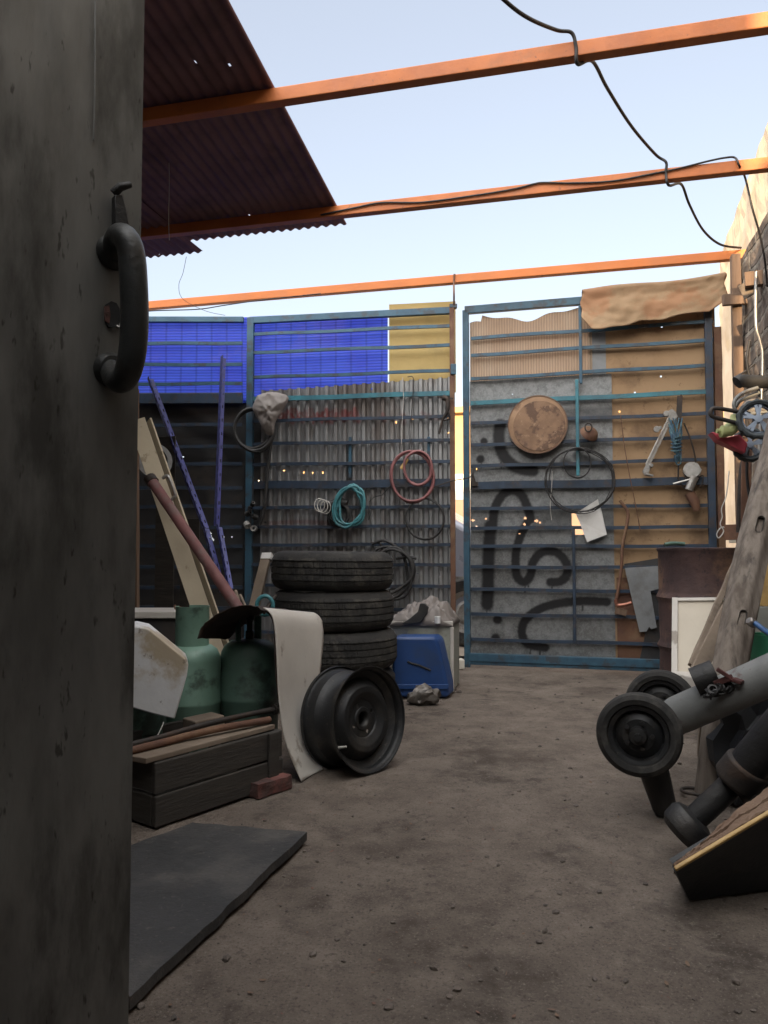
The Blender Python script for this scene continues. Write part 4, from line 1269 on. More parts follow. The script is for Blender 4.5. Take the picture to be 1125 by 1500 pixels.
cable('hanging_wire', 'dark thread slanting down the cardboard from the fifth rail', [RG.pt(909, 608, -.02), RG.pt(915, 655, -.018), RG.pt(923, 700, -.03), RG.pt(932, 745, -.02), RG.pt(938, 778, -.02)], .003, m_rustpost, 'wire')
mb = MB(); mb.bar(RG.pt(1068, 792, -.08), RG.pt(1079, 792, -.08), .03, .03)
tag(mb.build('pale_block', m_cream, bevel=.003), 'small pale block on the ledge behind the log', 'block')
timber('brown_board', 'short brown board fixed low between the gate end and the log', P(1062, 780, 4.98), P(1090, 779, 4.92), .10, .03, m_rustpost, 'board')

# ------------------------------------------------------------------ rusty drum and the boards by it
dc = P(1037, 806, 4.72); dc.z = 0
t = thing('steel_drum', 'rusty brown steel drum standing at the foot of the cardboard gate', 'drum', dc)
prof = [(0, .01), (.28, .01), (.294, .0), (.300, .012), (.292, .03)]
rnd = random.Random(2)
for z in (.29, .585):
    prof += [(.290, z - .035), (.296, z - .02), (.306, z), (.296, z + .02), (.290, z + .035)]
prof += [(.291, .86), (.300, .872), (.300, .884), (.288, .886)]
mb = MB(); mb.lathe(prof, Matrix.Translation(dc), 72)
for v in mb.bm.verts:
    q = v.co - dc
    k = noise.noise(q * 5) * .008 + noise.noise(q * 14) * .003
    v.co += V((q.x, q.y, 0)).normalized() * k if V((q.x, q.y, 0)).length > .1 else V((0, 0, 0))
mb.build('drum_body', m_rustdrum, t, smooth=40)
mb = MB(); mb.lathe([(0, .868), (.26, .868), (.288, .875)], Matrix.Translation(dc), 48); mb.build('lid', m_iron, t, smooth=40)
cable('green_twig', 'dark green stick lying on top of the rusty drum', [P(974, 798, 4.55), P(985, 796, 4.55), P(1003, 797, 4.55)], .012, m_green2, 'stick')
# white crate beneath and cream cupboard door standing on it
cb = FL(1012, 1040)
cY = 4.02
def slab(name, label, quad, off, mat, cat, bevel=.003, parent=None):
    mb = MB(); mb.prism([V(q) for q in quad], off)
    o = mb.build(name, mat, parent, bevel=bevel)
    return tag(o, label, cat) if label else o
w0, w1 = P(981, 984, cY), P(1046, 1010, cY - .35)
mb = MB()
base = [V((w0.x, w0.y, 0)), V((w1.x + .03, w1.y, 0)), V((w1.x + .30, w1.y + .12, 0)), V((w0.x + .28, w0.y + .15, 0))]
mb.prism(base, V((0, 0, w0.z)))
mb.build('enamel_box', m_white, bevel=.008)
tag(bpy.data.objects['enamel_box'], 'low white enamelled box lying under the cream cupboard door', 'box')
t = thing('cupboard_door', 'cream cupboard door leaning upright in front of the rusty drum', 'cupboard door', P(1030, 985, cY))
qd = [P(984, 990, cY + .02), P(1086, 985, cY - .08), P(1084, 876, cY + .10), P(985, 877, cY + .20)]
mb = MB(); mb.prism(qd, V((.01, .03, 0))); mb.build('board', m_cream, t, bevel=.003)
mb = MB()
nn = (qd[1] - qd[0]).cross(qd[3] - qd[0]).normalized()
if nn.y > 0:
    nn = -nn
for i, (a, b) in enumerate(((qd[0], qd[3]), (qd[3], qd[2]))):
    inn = (V((1, 0, 0)) if i == 0 else V((0, 0, -1))) * (.014 if i == 0 else .010)
    mb.bar(a + inn + nn * .009, b + inn + nn * .009, .030 if i == 0 else .018, .018, nn)
mb.build('edge_frame', m_white, t, bevel=.002)
# rough battens leaning
timber('batten', 'thin rough batten leaning beside the log, tallest of the pair', P(1012, 975, 3.75), P(1077, 823, 4.35), .028, .022, m_plank, 'batten', rough=.006)
timber('batten', 'wider pale batten leaning against the log base', P(1022, 985, 3.55), P(1068, 890, 3.8), .07, .02, m_plank, 'batten', rough=.006)
timber('board', 'short dusty board standing on the ground against the log', FL(1040, 1108), P(1050, 985, 3.15), .10, .03, m_plank, 'board', rough=.006)

# log: leaning weathered pole
def log():
    a = FL(1041, 1163); a.z = 0
    path = smoothpath([a, P(1055, 1055, 2.80), P(1070, 975, 2.84), P(1103, 810, 2.96), P(1139, 660, 3.08), P(1174, 510, 3.2), P(1194, 420, 3.28)], 10)
    k, n = len(path) - 1, 40
    ax = (path[32] - path[26]).normalized()
    mb = MB()
    rings = []
    x0 = V((1, 0, 0))
    for i, c in enumerate(path):
        d = (path[min(i + 1, k)] - path[max(i - 1, 0)]).normalized()
        if i == 0:
            d = V((0, 0, 1))
        x = (x0 - d * x0.dot(d)).normalized(); y = d.cross(x)
        t = i / k
        r = .053 + .012 * t
        ring = []
        for j in range(n):
            th = 2 * math.pi * j / n
            rr = r * (1 + .12 * noise.noise(V((math.cos(th) * 2.2, math.sin(th) * 2.2, t * 3))) + .07 * noise.noise(V((math.cos(th) * 9, math.sin(th) * 9, t * 4))))
            q = c + (x * math.cos(th) + y * math.sin(th)) * rr
            ring.append(mb.bm.verts.new(q))
        rings.append(ring)
    for i in range(k):
        for j in range(n):
            mb.face((rings[i][j], rings[i][(j + 1) % n], rings[i + 1][(j + 1) % n], rings[i + 1][j]))
    mb.face(rings[0][::-1]); mb.face(rings[-1])
    t = thing('timber_log', 'thick weathered log leaning against the wall with slots cut into it', 'log', a)
    o = mb.build('trunk', m_log, t, smooth=50)
    # slots: dark recesses with their own lip
    for px, py, Y in ((1113, 768, 2.93), (1087, 906, 2.83)):
        q = P(px, py, Y)
        mb = MB()
        nrm = V((q.x * -.2, -1, .12)).normalized()
        m4 = basis(nrm, q, up=ax)
        pts = []
        for s_ in range(20):
            an = 2 * math.pi * s_ / 20
            pts.append((math.cos(an) * .011, math.sin(an) * .011 + (.018 if math.sin(an) > 0 else -.018)))
        # m4 y axis is along the log
        outer = [m4 @ V((px_ * 1.25, py_ * 1.15, .004)) for px_, py_ in pts]
        inner = [m4 @ V((px_, py_, .002)) for px_, py_ in pts]
        back = [m4 @ V((px_ * .9, py_ * .9, -.02)) for px_, py_ in pts]
        ov = [mb.bm.verts.new(p_) for p_ in outer]; iv = [mb.bm.verts.new(p_) for p_ in inner]; bv = [mb.bm.verts.new(p_) for p_ in back]
        for s_ in range(20):
            e = (s_ + 1) % 20
            mb.face((ov[s_], ov[e], iv[e], iv[s_])); mb.face((iv[s_], iv[e], bv[e], bv[s_]))
        mb.face(bv)
        mb.build('slot', m_crate, t)
    return a, ax
log()
gp = P(1110, 1000, 3.35)
slab('grey_board', 'plain grey board standing behind the log', [P(1070, 1075, 3.3), P(1190, 1090, 3.1), P(1190, 889, 3.2), P(1070, 889, 3.4)], V((.004, .03, 0)), m_greyboard, 'board')
mb = MB(); mb.bar(P(1122, 888, 3.45), P(1128, 740, 3.5), .05, .03, YV)
tag(mb.build('orange_slat', m_gold), 'ochre painted slat standing above the grey board', 'slat')
t = thing('blue_hose', 'blue hose with a steel coupling poking out beside the log', 'hose', P(1110, 918, 2.7))
mb = MB(); mb.tube(smoothpath([P(1106, 913, 2.72), P(1118, 922, 2.68), P(1130, 930, 2.62), P(1160, 945, 2.55)]), .010, 8); mb.build('hose', m_bluepipe, t, smooth=60)
mb = MB(); mb.lathe([(0, -.014), (.016, -.014), (.016, .012), (.012, .016), (0, .016)], basis(V((-1, -.3, .6)), P(1101, 912, 2.73)), 6); mb.build('coupling', m_chrome, t)
# green cylinder lying behind the log
def gas_body(mb, c, r, h, foot=.02):
    prof = [(0, foot + .004), (r * .6, foot + .006), (r * .9, foot + .03), (r, foot + .07)]
    zm = foot + (h - foot) * .5
    prof += [(r, zm - .010), (r * 1.018, zm - .006), (r * 1.018, zm + .006), (r, zm + .010)]
    prof += [(r, h - r * .62), (r * .965, h - r * .42), (r * .86, h - r * .22), (r * .68, h - r * .08), (r * .4, h - .004), (0, h)]
    mb.lathe(prof, Matrix.Translation(c), 56)
def gas_cylinder(label, c, r, h, mat, collar=True, ch=.16):
    c = V(c)
    t = thing('gas_cylinder', label, 'gas cylinder', c, 'green gas cylinders')
    mb = MB(); gas_body(mb, c, r, h); mb.build('body', mat, t, smooth=40)
    mb = MB(); mb.lathe([(r * .80, 0), (r * .84, 0), (r * .80, .05), (r * .76, .05)], Matrix.Translation(c), 40, closed=True); mb.build('foot_ring', mat, t, smooth=40)
    if collar:
        mb = MB()
        mb.lathe([(r * .55, h - .03), (r * .58, h - .03), (r * .58, h + ch), (r * .60, h + ch + .006), (r * .54, h + ch + .006), (r * .55, h + ch)], Matrix.Translation(c), 48, closed=True, a0=R(160), a1=R(475))
        mb.build('collar', mat, t, smooth=40, label='raised ring guard with an open gap')
    else:
        for a in (R(-140), R(60)):
            mb = MB()
            p = c + V((math.cos(a) * r * .45, math.sin(a) * r * .45, h - .03))
            mb.bar(p, p + V((0, 0, ch)), .035, .005, V((math.cos(a), math.sin(a), 0)))
            mb.build('handle_strip', mat, t)
    mb = MB(); mb.lathe([(0, h), (.018, h), (.018, h + .03), (.012, h + .034), (.012, h + .075), (.02, h + .08), (.02, h + .10), (0, h + .1)], Matrix.Translation(c), 16); mb.build('valve', m_greasy, t, smooth=40)
    return t
gc = FL(1135, 1105); gc = P(1128, 1045, 3.0); gc.z = 0
gas_cylinder('green gas cylinder half hidden behind the log and the trolley tube', gc, .115, .42, M('bright_green_paint', (.05, .26, .14), (.04, .20, .11), 4, .45, dirt=(.04, .06, .045), dscale=6), True, .12)

# ------------------------------------------------------------------ toys and tubes on the wall above the log
TYY = 3.75
t = thing('toy_tricycle', 'pink and grey toy tricycle hung upside down above the log', 'tricycle', P(1090, 630, TYY))
for (px, py, Y, r) in ((1110, 614, TYY - .1, .098), (1098, 652, TYY + .12, .088)):
    q = P(px, py, Y)
    m4 = basis(V((-.28, -.95, .05)), q)
    mb = MB(); prof = [(r * .74, -.020), (r * .86, -.026), (r * .97, -.022), (r, -.008), (r, .008), (r * .97, .022), (r * .86, .026), (r * .74, .020)]
    mb.lathe(prof, m4, 60, closed=True)
    for v in mb.bm.verts:
        l = m4.inverted() @ v.co
        if math.hypot(l.x, l.y) > r * .95 and int((math.atan2(l.y, l.x) + math.pi) / (2 * math.pi) * 30) % 2:
            v.co = m4 @ V((l.x * .955, l.y * .955, l.z))
    wh = mb.build('wheel', m_toytyre, t, smooth=35)
    mb = MB(); mb.lathe([(r * .64, -.022), (r * .74, -.026), (r * .76, .0), (r * .64, .004)], m4, 40, closed=True)
    mb.lathe([(0, .026), (r * .2, .024), (r * .22, -.01), (0, -.01)], m4, 20)
    for k in range(5):
        a = 2 * math.pi * k / 5 + .3
        for da in (-.16, .16):
            mb.bar(m4 @ V((math.cos(a) * r * .18, math.sin(a) * r * .18, .016)), m4 @ V((math.cos(a + da) * r * .68, math.sin(a + da) * r * .68, .012)), .014, .010, m4.to_3x3() @ V((0, 0, 1)))
    mb.build('rim', m_toywheel, wh, smooth=35)
mb = MB(); mb.prism([P(x, y, TYY + .05) for x, y in ((1042, 632), (1050, 634), (1066, 640), (1084, 636), (1096, 650), (1092, 664), (1072, 654), (1052, 644))], V((.02, .10, 0)))
mb.build('fairing', m_toyred, t, bevel=.008)
mb = MB(); mb.tube(smoothpath([P(x, y, TYY + .02) for x, y in ((1050, 631), (1060, 632), (1070, 628), (1077, 618), (1080, 608))]), [.012] * 4 + [.03] * 6 + [.034] * 6 + [.03] * 8 + [.012], 12); mb.build('saddle', m_toygreen, t, smooth=50)
mb = MB(); mb.tube(smoothpath([P(x, y, TYY - .02) for x, y in ((1098, 606), (1075, 602), (1048, 598), (1041, 603), (1044, 610), (1065, 616), (1082, 620))]), .0105, 10); mb.build('handlebar', m_iron, t, smooth=60)
t = thing('folded_chair', 'folded tube chair frame with a padded dark rail hung above the tricycle', 'chair', P(1095, 580, 3.9))
mb = MB(); mb.tube(smoothpath([P(x, y, 3.9) for x, y in ((1079, 561), (1086, 558), (1105, 559), (1150, 560))]), [.014] + [.034] * 17 + [.034], 12); mb.build('padded_rail', m_black, t, smooth=60)
mb = MB(); mb.tube(smoothpath([P(x, y, 3.88) for x, y in ((1110, 568), (1092, 574), (1080, 582), (1075, 592), (1077, 604), (1074, 612))]), .010, 8)
mb.tube(smoothpath([P(x, y, 3.92) for x, y in ((1112, 575), (1092, 583), (1082, 589), (1078, 596))]), .010, 8)
mb.tube(smoothpath([P(x, y, 3.92) for x, y in ((1080, 606), (1100, 606), (1125, 602))]), .010, 8); mb.build('tube_frame', m_tube, t, smooth=60)
bag('clear_bag', 'milky plastic wrapping bundled between the chair tubes and the toy wheel', [(1082, 606), (1086, 594), (1096, 585), (1112, 584), (1124, 588), (1124, 604), (1110, 606), (1096, 610)], Frame(P(1100, 600, 3.95) - V((0, 0, P(1100, 600, 3.95).z)), R(15)), 0, m_clear, .04, 9)
cable('loose_cable', 'grey cable looped over the chair frame beside the masonry wall', [P(x, y, 4.0) for x, y in ((1098, 500), (1094, 530), (1100, 556), (1112, 575), (1108, 600), (1098, 640), (1094, 690), (1098, 730))], .008, m_wire)
cable('loose_cable', 'thin black cable drooping across the timber post above the chair frame', [P(x, y, 4.7) for x, y in ((1078, 552), (1090, 545), (1102, 536), (1118, 520))], .006, m_wire)
timber('timber_lath', 'dark narrow slat standing between the masonry wall and the log', P(1092, 800, 4.2), P(1094, 640, 4.2), .05, .02, m_rustpost, 'slat')
cable('rusty_chain', 'dark chain-like cord hanging between the wall and the log', [P(x, y, 4.3) for x, y in ((1092, 660), (1086, 690), (1084, 720), (1083, 750), (1082, 780))], .014, m_iron, 'cord')

# ------------------------------------------------------------------ tyres
def make_tyre(label, cx, z0):
    Rr, b = .347, .108
    t = thing('car_tyre', label, 'tyre', (cx[0], cx[1], z0), 'car tyres stacked by the gate')
    o = V((cx[0], cx[1], z0 + b))
    side_t = [(.338, .072), (.325, .092), (.303, .1035), (.285, .108), (.262, .1065), (.240, .098), (.222, .086), (.214, .074)]
    prof = side_t + [(.225, .06), (.31, .055), (.318, 0), (.31, -.055), (.225, -.06)] + [(r, -z) for r, z in reversed(side_t)]
    mb = MB(); mb.lathe(prof, Matrix.Translation(o), 72)
    mb.build('sidewall', m_tyre, t, smooth=40)
    tr = [(.338, .072)]
    for z in (.052, .018, -.018, -.052):
        tr += [(.346, z + .0085 if z < .05 else z + .008), (.346, z + .0034), (.338, z + .0026), (.338, z - .0026), (.346, z - .0034)]
    tr += [(.338, -.072)]
    mb = MB(); mb.lathe(tr, Matrix.Translation(o), 420)
    # sipes: nick the tread edges
    for v in mb.bm.verts:
        q = v.co - o
        a = math.atan2(q.y, q.x)
        r = math.hypot(q.x, q.y)
        if r > .344:
            s_ = (math.sin(a * 70 + q.z * 90) > .93)
            if s_:
                v.co = o + V((q.x, q.y, 0)) * ((r - .0035) / r) + V((0, 0, q.z))
    mb.build('tread', m_tread, t, smooth=25)
    return t
tx, ty = P(487, 806, 4.4).x, 4.4
t0 = make_tyre('dusty black car tyre on the very top of the stack', (tx, ty), .6486)
for i, (lab, dx, rz) in enumerate((('black car tyre second from the top of the stack', .004, 1.1), ('black car tyre third from the top, shifted slightly towards the blue case', .022, 2.3), ('black car tyre at the bottom of the stack behind the wheel rim', .012, 3.9))):
    c = copy_tree(t0)
    c.location = (tx + dx, ty, .6486 - .2162 * (i + 1))
    c.rotation_euler = (0, 0, rz)
    c['label'] = lab
t0.rotation_euler = (0, R(.6), 0)

# steel wheel rim
def wheel_rim():
    r = .207
    ax = V((.74, -.66, .10)).normalized()
    ce = P(540, 1051, 3.08)
    ce.z = r * .985
    t = thing('wheel_rim', 'bare black steel wheel rim standing on edge against the white fender', 'wheel rim', ce)
    m4 = basis(ax, ce)
    W_ = .175
    prof = [(r, .012), (r * .985, .004), (r * .955, .0), (r * .93, -.010), (r * .925, -.026), (r * .88, -.034), (r * .80, -.045), (r * .78, -.06), (r * .79, -.085),
            (r * .86, -.105), (r * .91, -.115), (r * .915, -.145), (r * .93, -.16), (r * .97, -.168), (r * .985, -.176), (r * .995, -.170), (r * .985, -.160)]
    th = [(a - .004, z) for a, z in reversed(prof[:-1])]
    mb = MB(); mb.lathe(prof + th, m4, 72, closed=True); mb.build('barrel', m_steel, t, smooth=35)
    # disc with vent holes, lug holes and hub hole
    n, rings = 80, [.032, .040, .052, .062, .075, .088, .100, .112, .122, .134, .146, .158, .1655]
    def zz(q):
        if q < .045: return -.030
        if q < .075: return -.034
        if q < .105: return -.030 + (q - .075) / .03 * .018
        if q < .125: return -.012
        return -.012 - (q - .125) / .04 * .045
    mb = MB()
    def keep(rm, a):
        for k in range(4):
            d = (a - k * math.pi / 2 - .4 + math.pi) % (2 * math.pi) - math.pi
            if math.hypot((rm - .057), d * rm) < .0075: return False
        for k in range(12):
            d = (a - k * math.pi / 6 + math.pi) % (2 * math.pi) - math.pi
            if math.hypot((rm - .135) * .9, d * rm * .75) < .0075: return False
        return True
    def keep2(rm, a):
        for k in range(4):
            d = (a - k * math.pi / 2 - .4 + math.pi) % (2 * math.pi) - math.pi
            if math.hypot((rm - .057), d * rm) < .0075: return False
        return True
    rr = [.030 + (.1655 - .030) * i / 44 for i in range(45)]
    nn_ = 200
    g = [[mb.bm.verts.new(m4 @ V((q * math.cos(2 * math.pi * k / nn_), q * math.sin(2 * math.pi * k / nn_), zz(q)))) for k in range(nn_)] for q in rr]
    for i in range(44):
        for k in range(nn_):
            if keep2((rr[i] + rr[i + 1]) / 2, 2 * math.pi * (k + .5) / nn_):
                mb.face((g[i][k], g[i][(k + 1) % nn_], g[i + 1][(k + 1) % nn_], g[i + 1][k]))
    mb.lathe([(.0305, -.030), (.030, -.075), (0, -.078)], m4, 40)
    mb.build('disc', m_steel, t, smooth=50, solid=.004, recalc=True)
    mb = MB(); mb.tube([m4 @ V((-r * .86 * math.cos(.5), -r * .86 * math.sin(.5), -.03)), m4 @ V((-r * .80 * math.cos(.5), -r * .80 * math.sin(.5), .012))], [.006, .004], 8); mb.build('valve_stem', m_whitecord, t, smooth=50)
wheel_rim()

# ------------------------------------------------------------------ blue case, enamel box and bag
def boxset():
    c0 = FL(575, 1012); c1 = FL(657, 1008)
    Yb = 4.82
    a, b = P(574, 1000, Yb), P(661, 1000, Yb - .02)
    t = thing('metal_box', 'grubby white metal box frame standing behind the blue case', 'box', V((a.x, a.y, 0)))
    H_ = P(600, 913, Yb).z
    A, B = V((a.x, a.y, 0)), V((b.x, b.y, 0))
    dep = YV * .32
    mb = MB()
    mb.bar(A + V((0, 0, H_ / 2)), B + V((0, 0, H_ / 2)), H_, .008, YV)
    mb.bar(A + dep + V((0, 0, H_ / 2)), B + dep + V((0, 0, H_ / 2)), H_, .008, YV)
    for q in (A, B):
        mb.bar(q + V((0, 0, H_ / 2)) + YV * .006, q + dep + V((0, 0, H_ / 2)) - YV * .006, H_ * .995, .008, YU)
    mb.build('side_panel', m_box, t)
    mb = MB()
    mb.bar(A + V((-.005, -.004, H_)), B + V((.012, -.004, H_)), .03, .022, YV)
    mb.bar(B + V((.006, -.006, 0)), B + V((.006, -.006, H_ - .02)), .022, .02, YV)
    mb.build('rim_frame', m_white, t, bevel=.003)
    mb = MB(); s1, s2 = P(575, 925, Yb), P(600, 927, Yb)
    mb.bar(s1 - YV * .008, s2 - YV * .008, .045, .003, YV); mb.build('sticker', m_scrap, t)
    return A, B, dep, H_
A_, B_, D_, H_ = boxset()
def bagheap():
    mb = MB()
    c = (A_ + B_) / 2 + D_ * .5
    ux = (B_ - A_).normalized()
    Lx = (B_ - A_).length * .56
    def fn(s, t):
        a, b = s * 2 - 1, t * 2 - 1
        r = max(0, 1 - (abs(a) ** 2.6)) * max(0, 1 - abs(b) ** 2.6)
        h = .115 * r ** .5 * (1 + .2 * math.sin(a * 3 + .9))
        n_ = noise.noise(V((a * 2.2, b * 2.2, 4))) * .055 + noise.noise(V((a * 6, b * 6, 1))) * .03 + abs(noise.noise(V((a * 11, b * 9, 8)))) * .018
        p = c + ux * (a * Lx - .01) + YV * (b * .18)
        return V((p.x, p.y, H_ - .015 + h + n_ * min(1, r * 3)))
    mb.grid(fn, 60, 40)
    mb.build('plastic_sheeting', m_bag, smooth=40, recalc=False, solid=.002)
    tag(bpy.data.objects['plastic_sheeting'], 'crumpled dusty plastic sheeting heaped in the white metal box', 'plastic sheet')
bagheap()
mb = MB(); mb.prism([P(x, y, 4.76) for x, y in ((588, 914), (600, 906), (612, 896), (615, 884), (622, 884), (627, 890), (625, 900), (616, 912), (604, 914))], YV * .03)
tag(mb.build('black_offcut', m_black, bevel=.004), 'curved black rubber offcut sticking out of the white metal box', 'rubber piece')
mb = MB(); mb.tube([P(641, 913, 4.74), P(641, 903, 4.74)], .018, 12)
tag(mb.build('white_pipe_end', m_plastic, smooth=40), 'short white pipe end poking from the plastic sheeting', 'pipe')
def bluecase():
    Yb = 4.58
    def q(x, y, dy=0):
        return P(x, y, Yb + dy)
    t = thing('blue_case', 'blue plastic case cover standing on end in front of the white metal box', 'case', V((q(615, 1000).x, Yb, 0)))
    f = [q(574, 1014), q(657, 1014), q(656, 1003), q(652, 985), q(643, 945), q(640, 936), q(634, 933), q(574, 933)]
    f[0].z = f[1].z = .004
    mb = MB(); mb.prism(f, V((.05, .17, .0)))
    mb.build('shell', m_cover, t, bevel=.018, seg=3, smooth=50)
    mb = MB(); mb.bar(q(572, 1006, -.008), q(657, 1006, -.008), .028, .012, V((0, 1, 0))); mb.build('base_lip', m_cover, t, bevel=.003)
    mb = MB(); mb.tube(smoothpath([q(597, 969, -.004), q(604, 972, -.004), q(612, 974, -.004), q(622, 978, -.004), q(631, 982, -.004)]), .006, 8); mb.build('scratch_mark', m_case, t)
bluecase()
# crumpled foil thing and white brick and rubble near the gate
def crumple(name, label, c, s, mat, cat, seed, sub=3):
    mb = MB()
    bmesh.ops.create_icosphere(mb.bm, subdivisions=sub, radius=1)
    for v in mb.bm.verts:
        d = v.co.copy()
        k = 1 + .45 * noise.noise(d * 1.7 + V((seed, 0, 0))) + .22 * noise.noise(d * 4.5 + V((0, seed, 0)))
        v.co = V((d.x * s[0] * k, d.y * s[1] * k, max(-.95, d.z) * s[2] * k)) + V(c)
        v.co.z = max(v.co.z, .001)
    return tag(mb.build(name, mat, smooth=20), label, cat)
g = FL(621, 1034)
crumple('crumpled_bag', 'crumpled dark foil bag dropped on the dirt by the blue case', g + V((0, .05, .045)), (.085, .06, .055), M('dirty_foil', (.16, .145, .13), (.07, .062, .055), 9, .35, metal=.3, bump=.4, bscale=30), 'bag', 4)
g = FL(675, 981)
mb = MB(); mb.box(g + V((0, .06, .035)), (.05, .09, .07), Matrix.Rotation(R(8), 3, 'Z'))
tag(mb.build('white_brick', m_whitewash, bevel=.006), 'small whitewashed brick standing in the gap between the leaves', 'brick')
rnd = random.Random(4)
for i, (x, y, s) in enumerate(((662, 1012, .028), (672, 1015, .018), (668, 1003, .016))):
    crumple('rubble_stone', ('grey rubble stone at the corner of the white metal box', 'small flat rubble stone nearest the blue case', 'tiny rubble stone close to the gate stile')[i], FL(x, y) + V((0, 0, s * .4)), (s, s * .8, s * .6), m_stone, 'stone', i + 20, 2)

# ------------------------------------------------------------------ left heap: planks, pipe, slotted angles
def slotted(name, label, pts, nrm, w_=.042):
    """L-shaped slotted steel angle with real holes"""
    mb = MB()
    for a, b in zip(pts[:-1], pts[1:]):
        a, b = V(a), V(b)
        z = (b - a)
        L = z.length
        z.normalize()
        n = V(nrm)
        y = (n - z * n.dot(z)).normalized()
        x = y.cross(z)
        n_l = max(8, int(L / .0125))
        def fl(dirv, off):
            def fn(s, t):
                return a + z * (L * s) + dirv * (w_ * t) + off
            def keep(s, t):
                i, j = int(s * n_l), int(t * 6)
                return not ((i % 4 in (1, 2) and j == 2 and (i // 4) % 2 == 0) or (i % 4 in (1, 2) and j == 4 and (i // 4) % 2 == 1))
            mb.grid(fn, n_l, 6, keep)
        fl(x, V((0, 0, 0)))
        fl(y, V((0, 0, 0)))
    o = mb.build(name, m_bluebar, solid=.003, recalc=False)
    return tag(o, label, 'steel angle', 'blue slotted steel angles')
slotted('slotted_angle', 'blue slotted steel angle leaning at a slant across the dark fence', [P(216, 556, 5.35), P(297, 775, 4.95), P(322, 868, 4.75)], (.5, -.85, .1))
slotted('slotted_angle', 'upright blue slotted steel angle standing tallest before the fence', [P(323, 523, 5.4), P(313, 770, 5.1)], (.6, -.8, .1))
slotted('slotted_angle', 'short blue slotted steel angle showing its row of holes near the tyres', [P(317, 772, 4.95), P(333, 862, 4.7)], (.5, -.85, .1), .038)
t = thing('cream_plank', 'cream angled plank leaning out of the heap beside the red pipe', 'plank', P(310, 960, 3.7))
a, b = P(322, 975, 3.6), P(200, 615, 3.95)
mb = MB(); mb.bar(a, b, .085, .012, (.25, -1, 0)); mb.build('face_board', m_creamplank, t, bevel=.002)
mb = MB(); off = V((.052, .03, .0)); mb.bar(a + off, b + off, .06, .010, (-.75, -.7, 0)); mb.build('edge_board', m_creamplank, t, bevel=.002)
t = thing('red_pipe', 'faded red pipe with a capped end leaning on the heap', 'pipe', P(343, 885, 3.55))
mb = MB(); mb.tube([P(355, 900, 3.5), P(222, 704, 3.75)], .026, 16); mb.build('pipe', m_pink, t, smooth=50)
mb = MB(); mb.tube([P(224, 707, 3.745), P(219, 700, 3.76)], .031, 16); mb.build('cap', m_iron, t, smooth=50)
t = thing('chrome_handle', 'bare metal drawer handle sticking out beside the cream plank', 'handle', P(250, 715, 3.85))
mb = MB(); mb.tube(smoothpath([P(x, y, 3.72) for x, y in ((238, 701), (245, 697), (250, 705), (256, 722), (256, 727), (250, 733))], 4), .008, 8); mb.build('bow', m_chrome, t, smooth=60)
mb = MB(); mb.tube(smoothpath([P(218 + 0, 690, 5.0), P(230, 662, 5.0), P(238, 680, 5.0), P(236, 700, 5.0)], 5), .016, 10)
mb2 = MB(); mb2.lathe([(.085, -.012), (.115, -.012), (.115, .012), (.085, .012)], basis(V((.5, -.85, .1)), P(226, 675, 5.0)), 40, closed=True)
mb.bm.free()
tag(mb2.build('metal_ring', m_scrap, smooth=40), 'pale metal ring hanging in the dark behind the cream plank', 'ring')
timber('timber_plank', 'grey plank with a whitewashed tip standing behind the fender', P(368, 905, 4.2), P(391, 813, 4.35), .055, .03, m_plank, 'plank')
mb = MB(); q = P(391.5, 816, 4.32); mb.bar(P(390.3, 820, 4.335), P(392.2, 811.5, 4.352), .058, .034, YV)
bpy.data.objects['timber_plank']
o = mb.build('white_tip', m_paper, None)
o.parent = bpy.data.objects['timber_plank']
cable('stick', 'thin pale stick poking up behind the fender', [P(352, 872, 4.0), P(360, 890, 3.9)], .008, m_plank, 'stick')
cable('stick', 'longer pale stick poking up between the red pipe and the grey plank', [P(345, 866, 3.95), P(352, 890, 3.85)], .010, m_plank, 'stick')
cable('stick', 'dark stick leaning on the tyre stack', [P(386, 898, 4.0), P(404, 872, 4.1)], .010, m_iron, 'stick')
hung_coil('teal_hoop', 'small teal plastic hoop showing behind the fender', [P(388 + 12 * math.cos(a / 16 * 6.283), 887 + 14 * math.sin(a / 16 * 6.283), 4.05) for a in range(17)], .011, m_tealhose, 'hoop')
# cabinet carcass with pale top
ct = [P(150, 890, 3.7), P(268, 888, 3.7), P(290, 902, 3.45), P(150, 903, 3.45)]
t = thing('low_cabinet', 'dark cabinet with a pale board on top behind the gas cylinders', 'cabinet', V((ct[3].x, ct[3].y, 0)))
zt = ct[0].z
mb = MB(); mb.prism([V((p.x, p.y, zt - .03)) for p in ct], V((0, 0, .03))); mb.build('top_board', m_white, t, bevel=.003)
mb = MB(); mb.prism([V((p.x, p.y, 0)) + V((0, .02, 0)) for p in ct], V((0, 0, zt - .034))); mb.build('carcass', m_darkpanel, t)
cable('hook', 'small bent rusty hook lying on the pale board', [P(256, 887, 3.6), P(258, 892, 3.58), P(264, 890, 3.58), P(266, 894, 3.57)], .006, m_rustpost, 'hook')
timber('wall_stud', 'orange brown timber stud against the dark boundary wall', P(198, 980, 4.6), P(198, 570, 4.6), .04, .03, m_orange if False else m_wood, 'timber')
for i, (x, y0, y1, lab) in enumerate(((225, 640, 950, 'dark upright locker side in the gloom behind the planks'), (262, 760, 950, 'narrower dark upright panel beside the slotted angles'))):
    a = P(x, y1, 5.2); b = P(x, y0, 5.2)
    slab('dark_board', lab, [V((a.x, 5.2, 0)), V((a.x + .14, 5.15, 0)), V((a.x + .14, 5.15, b.z)), V((a.x, 5.2, b.z))], V((0, .02, 0)), m_crate, 'board')

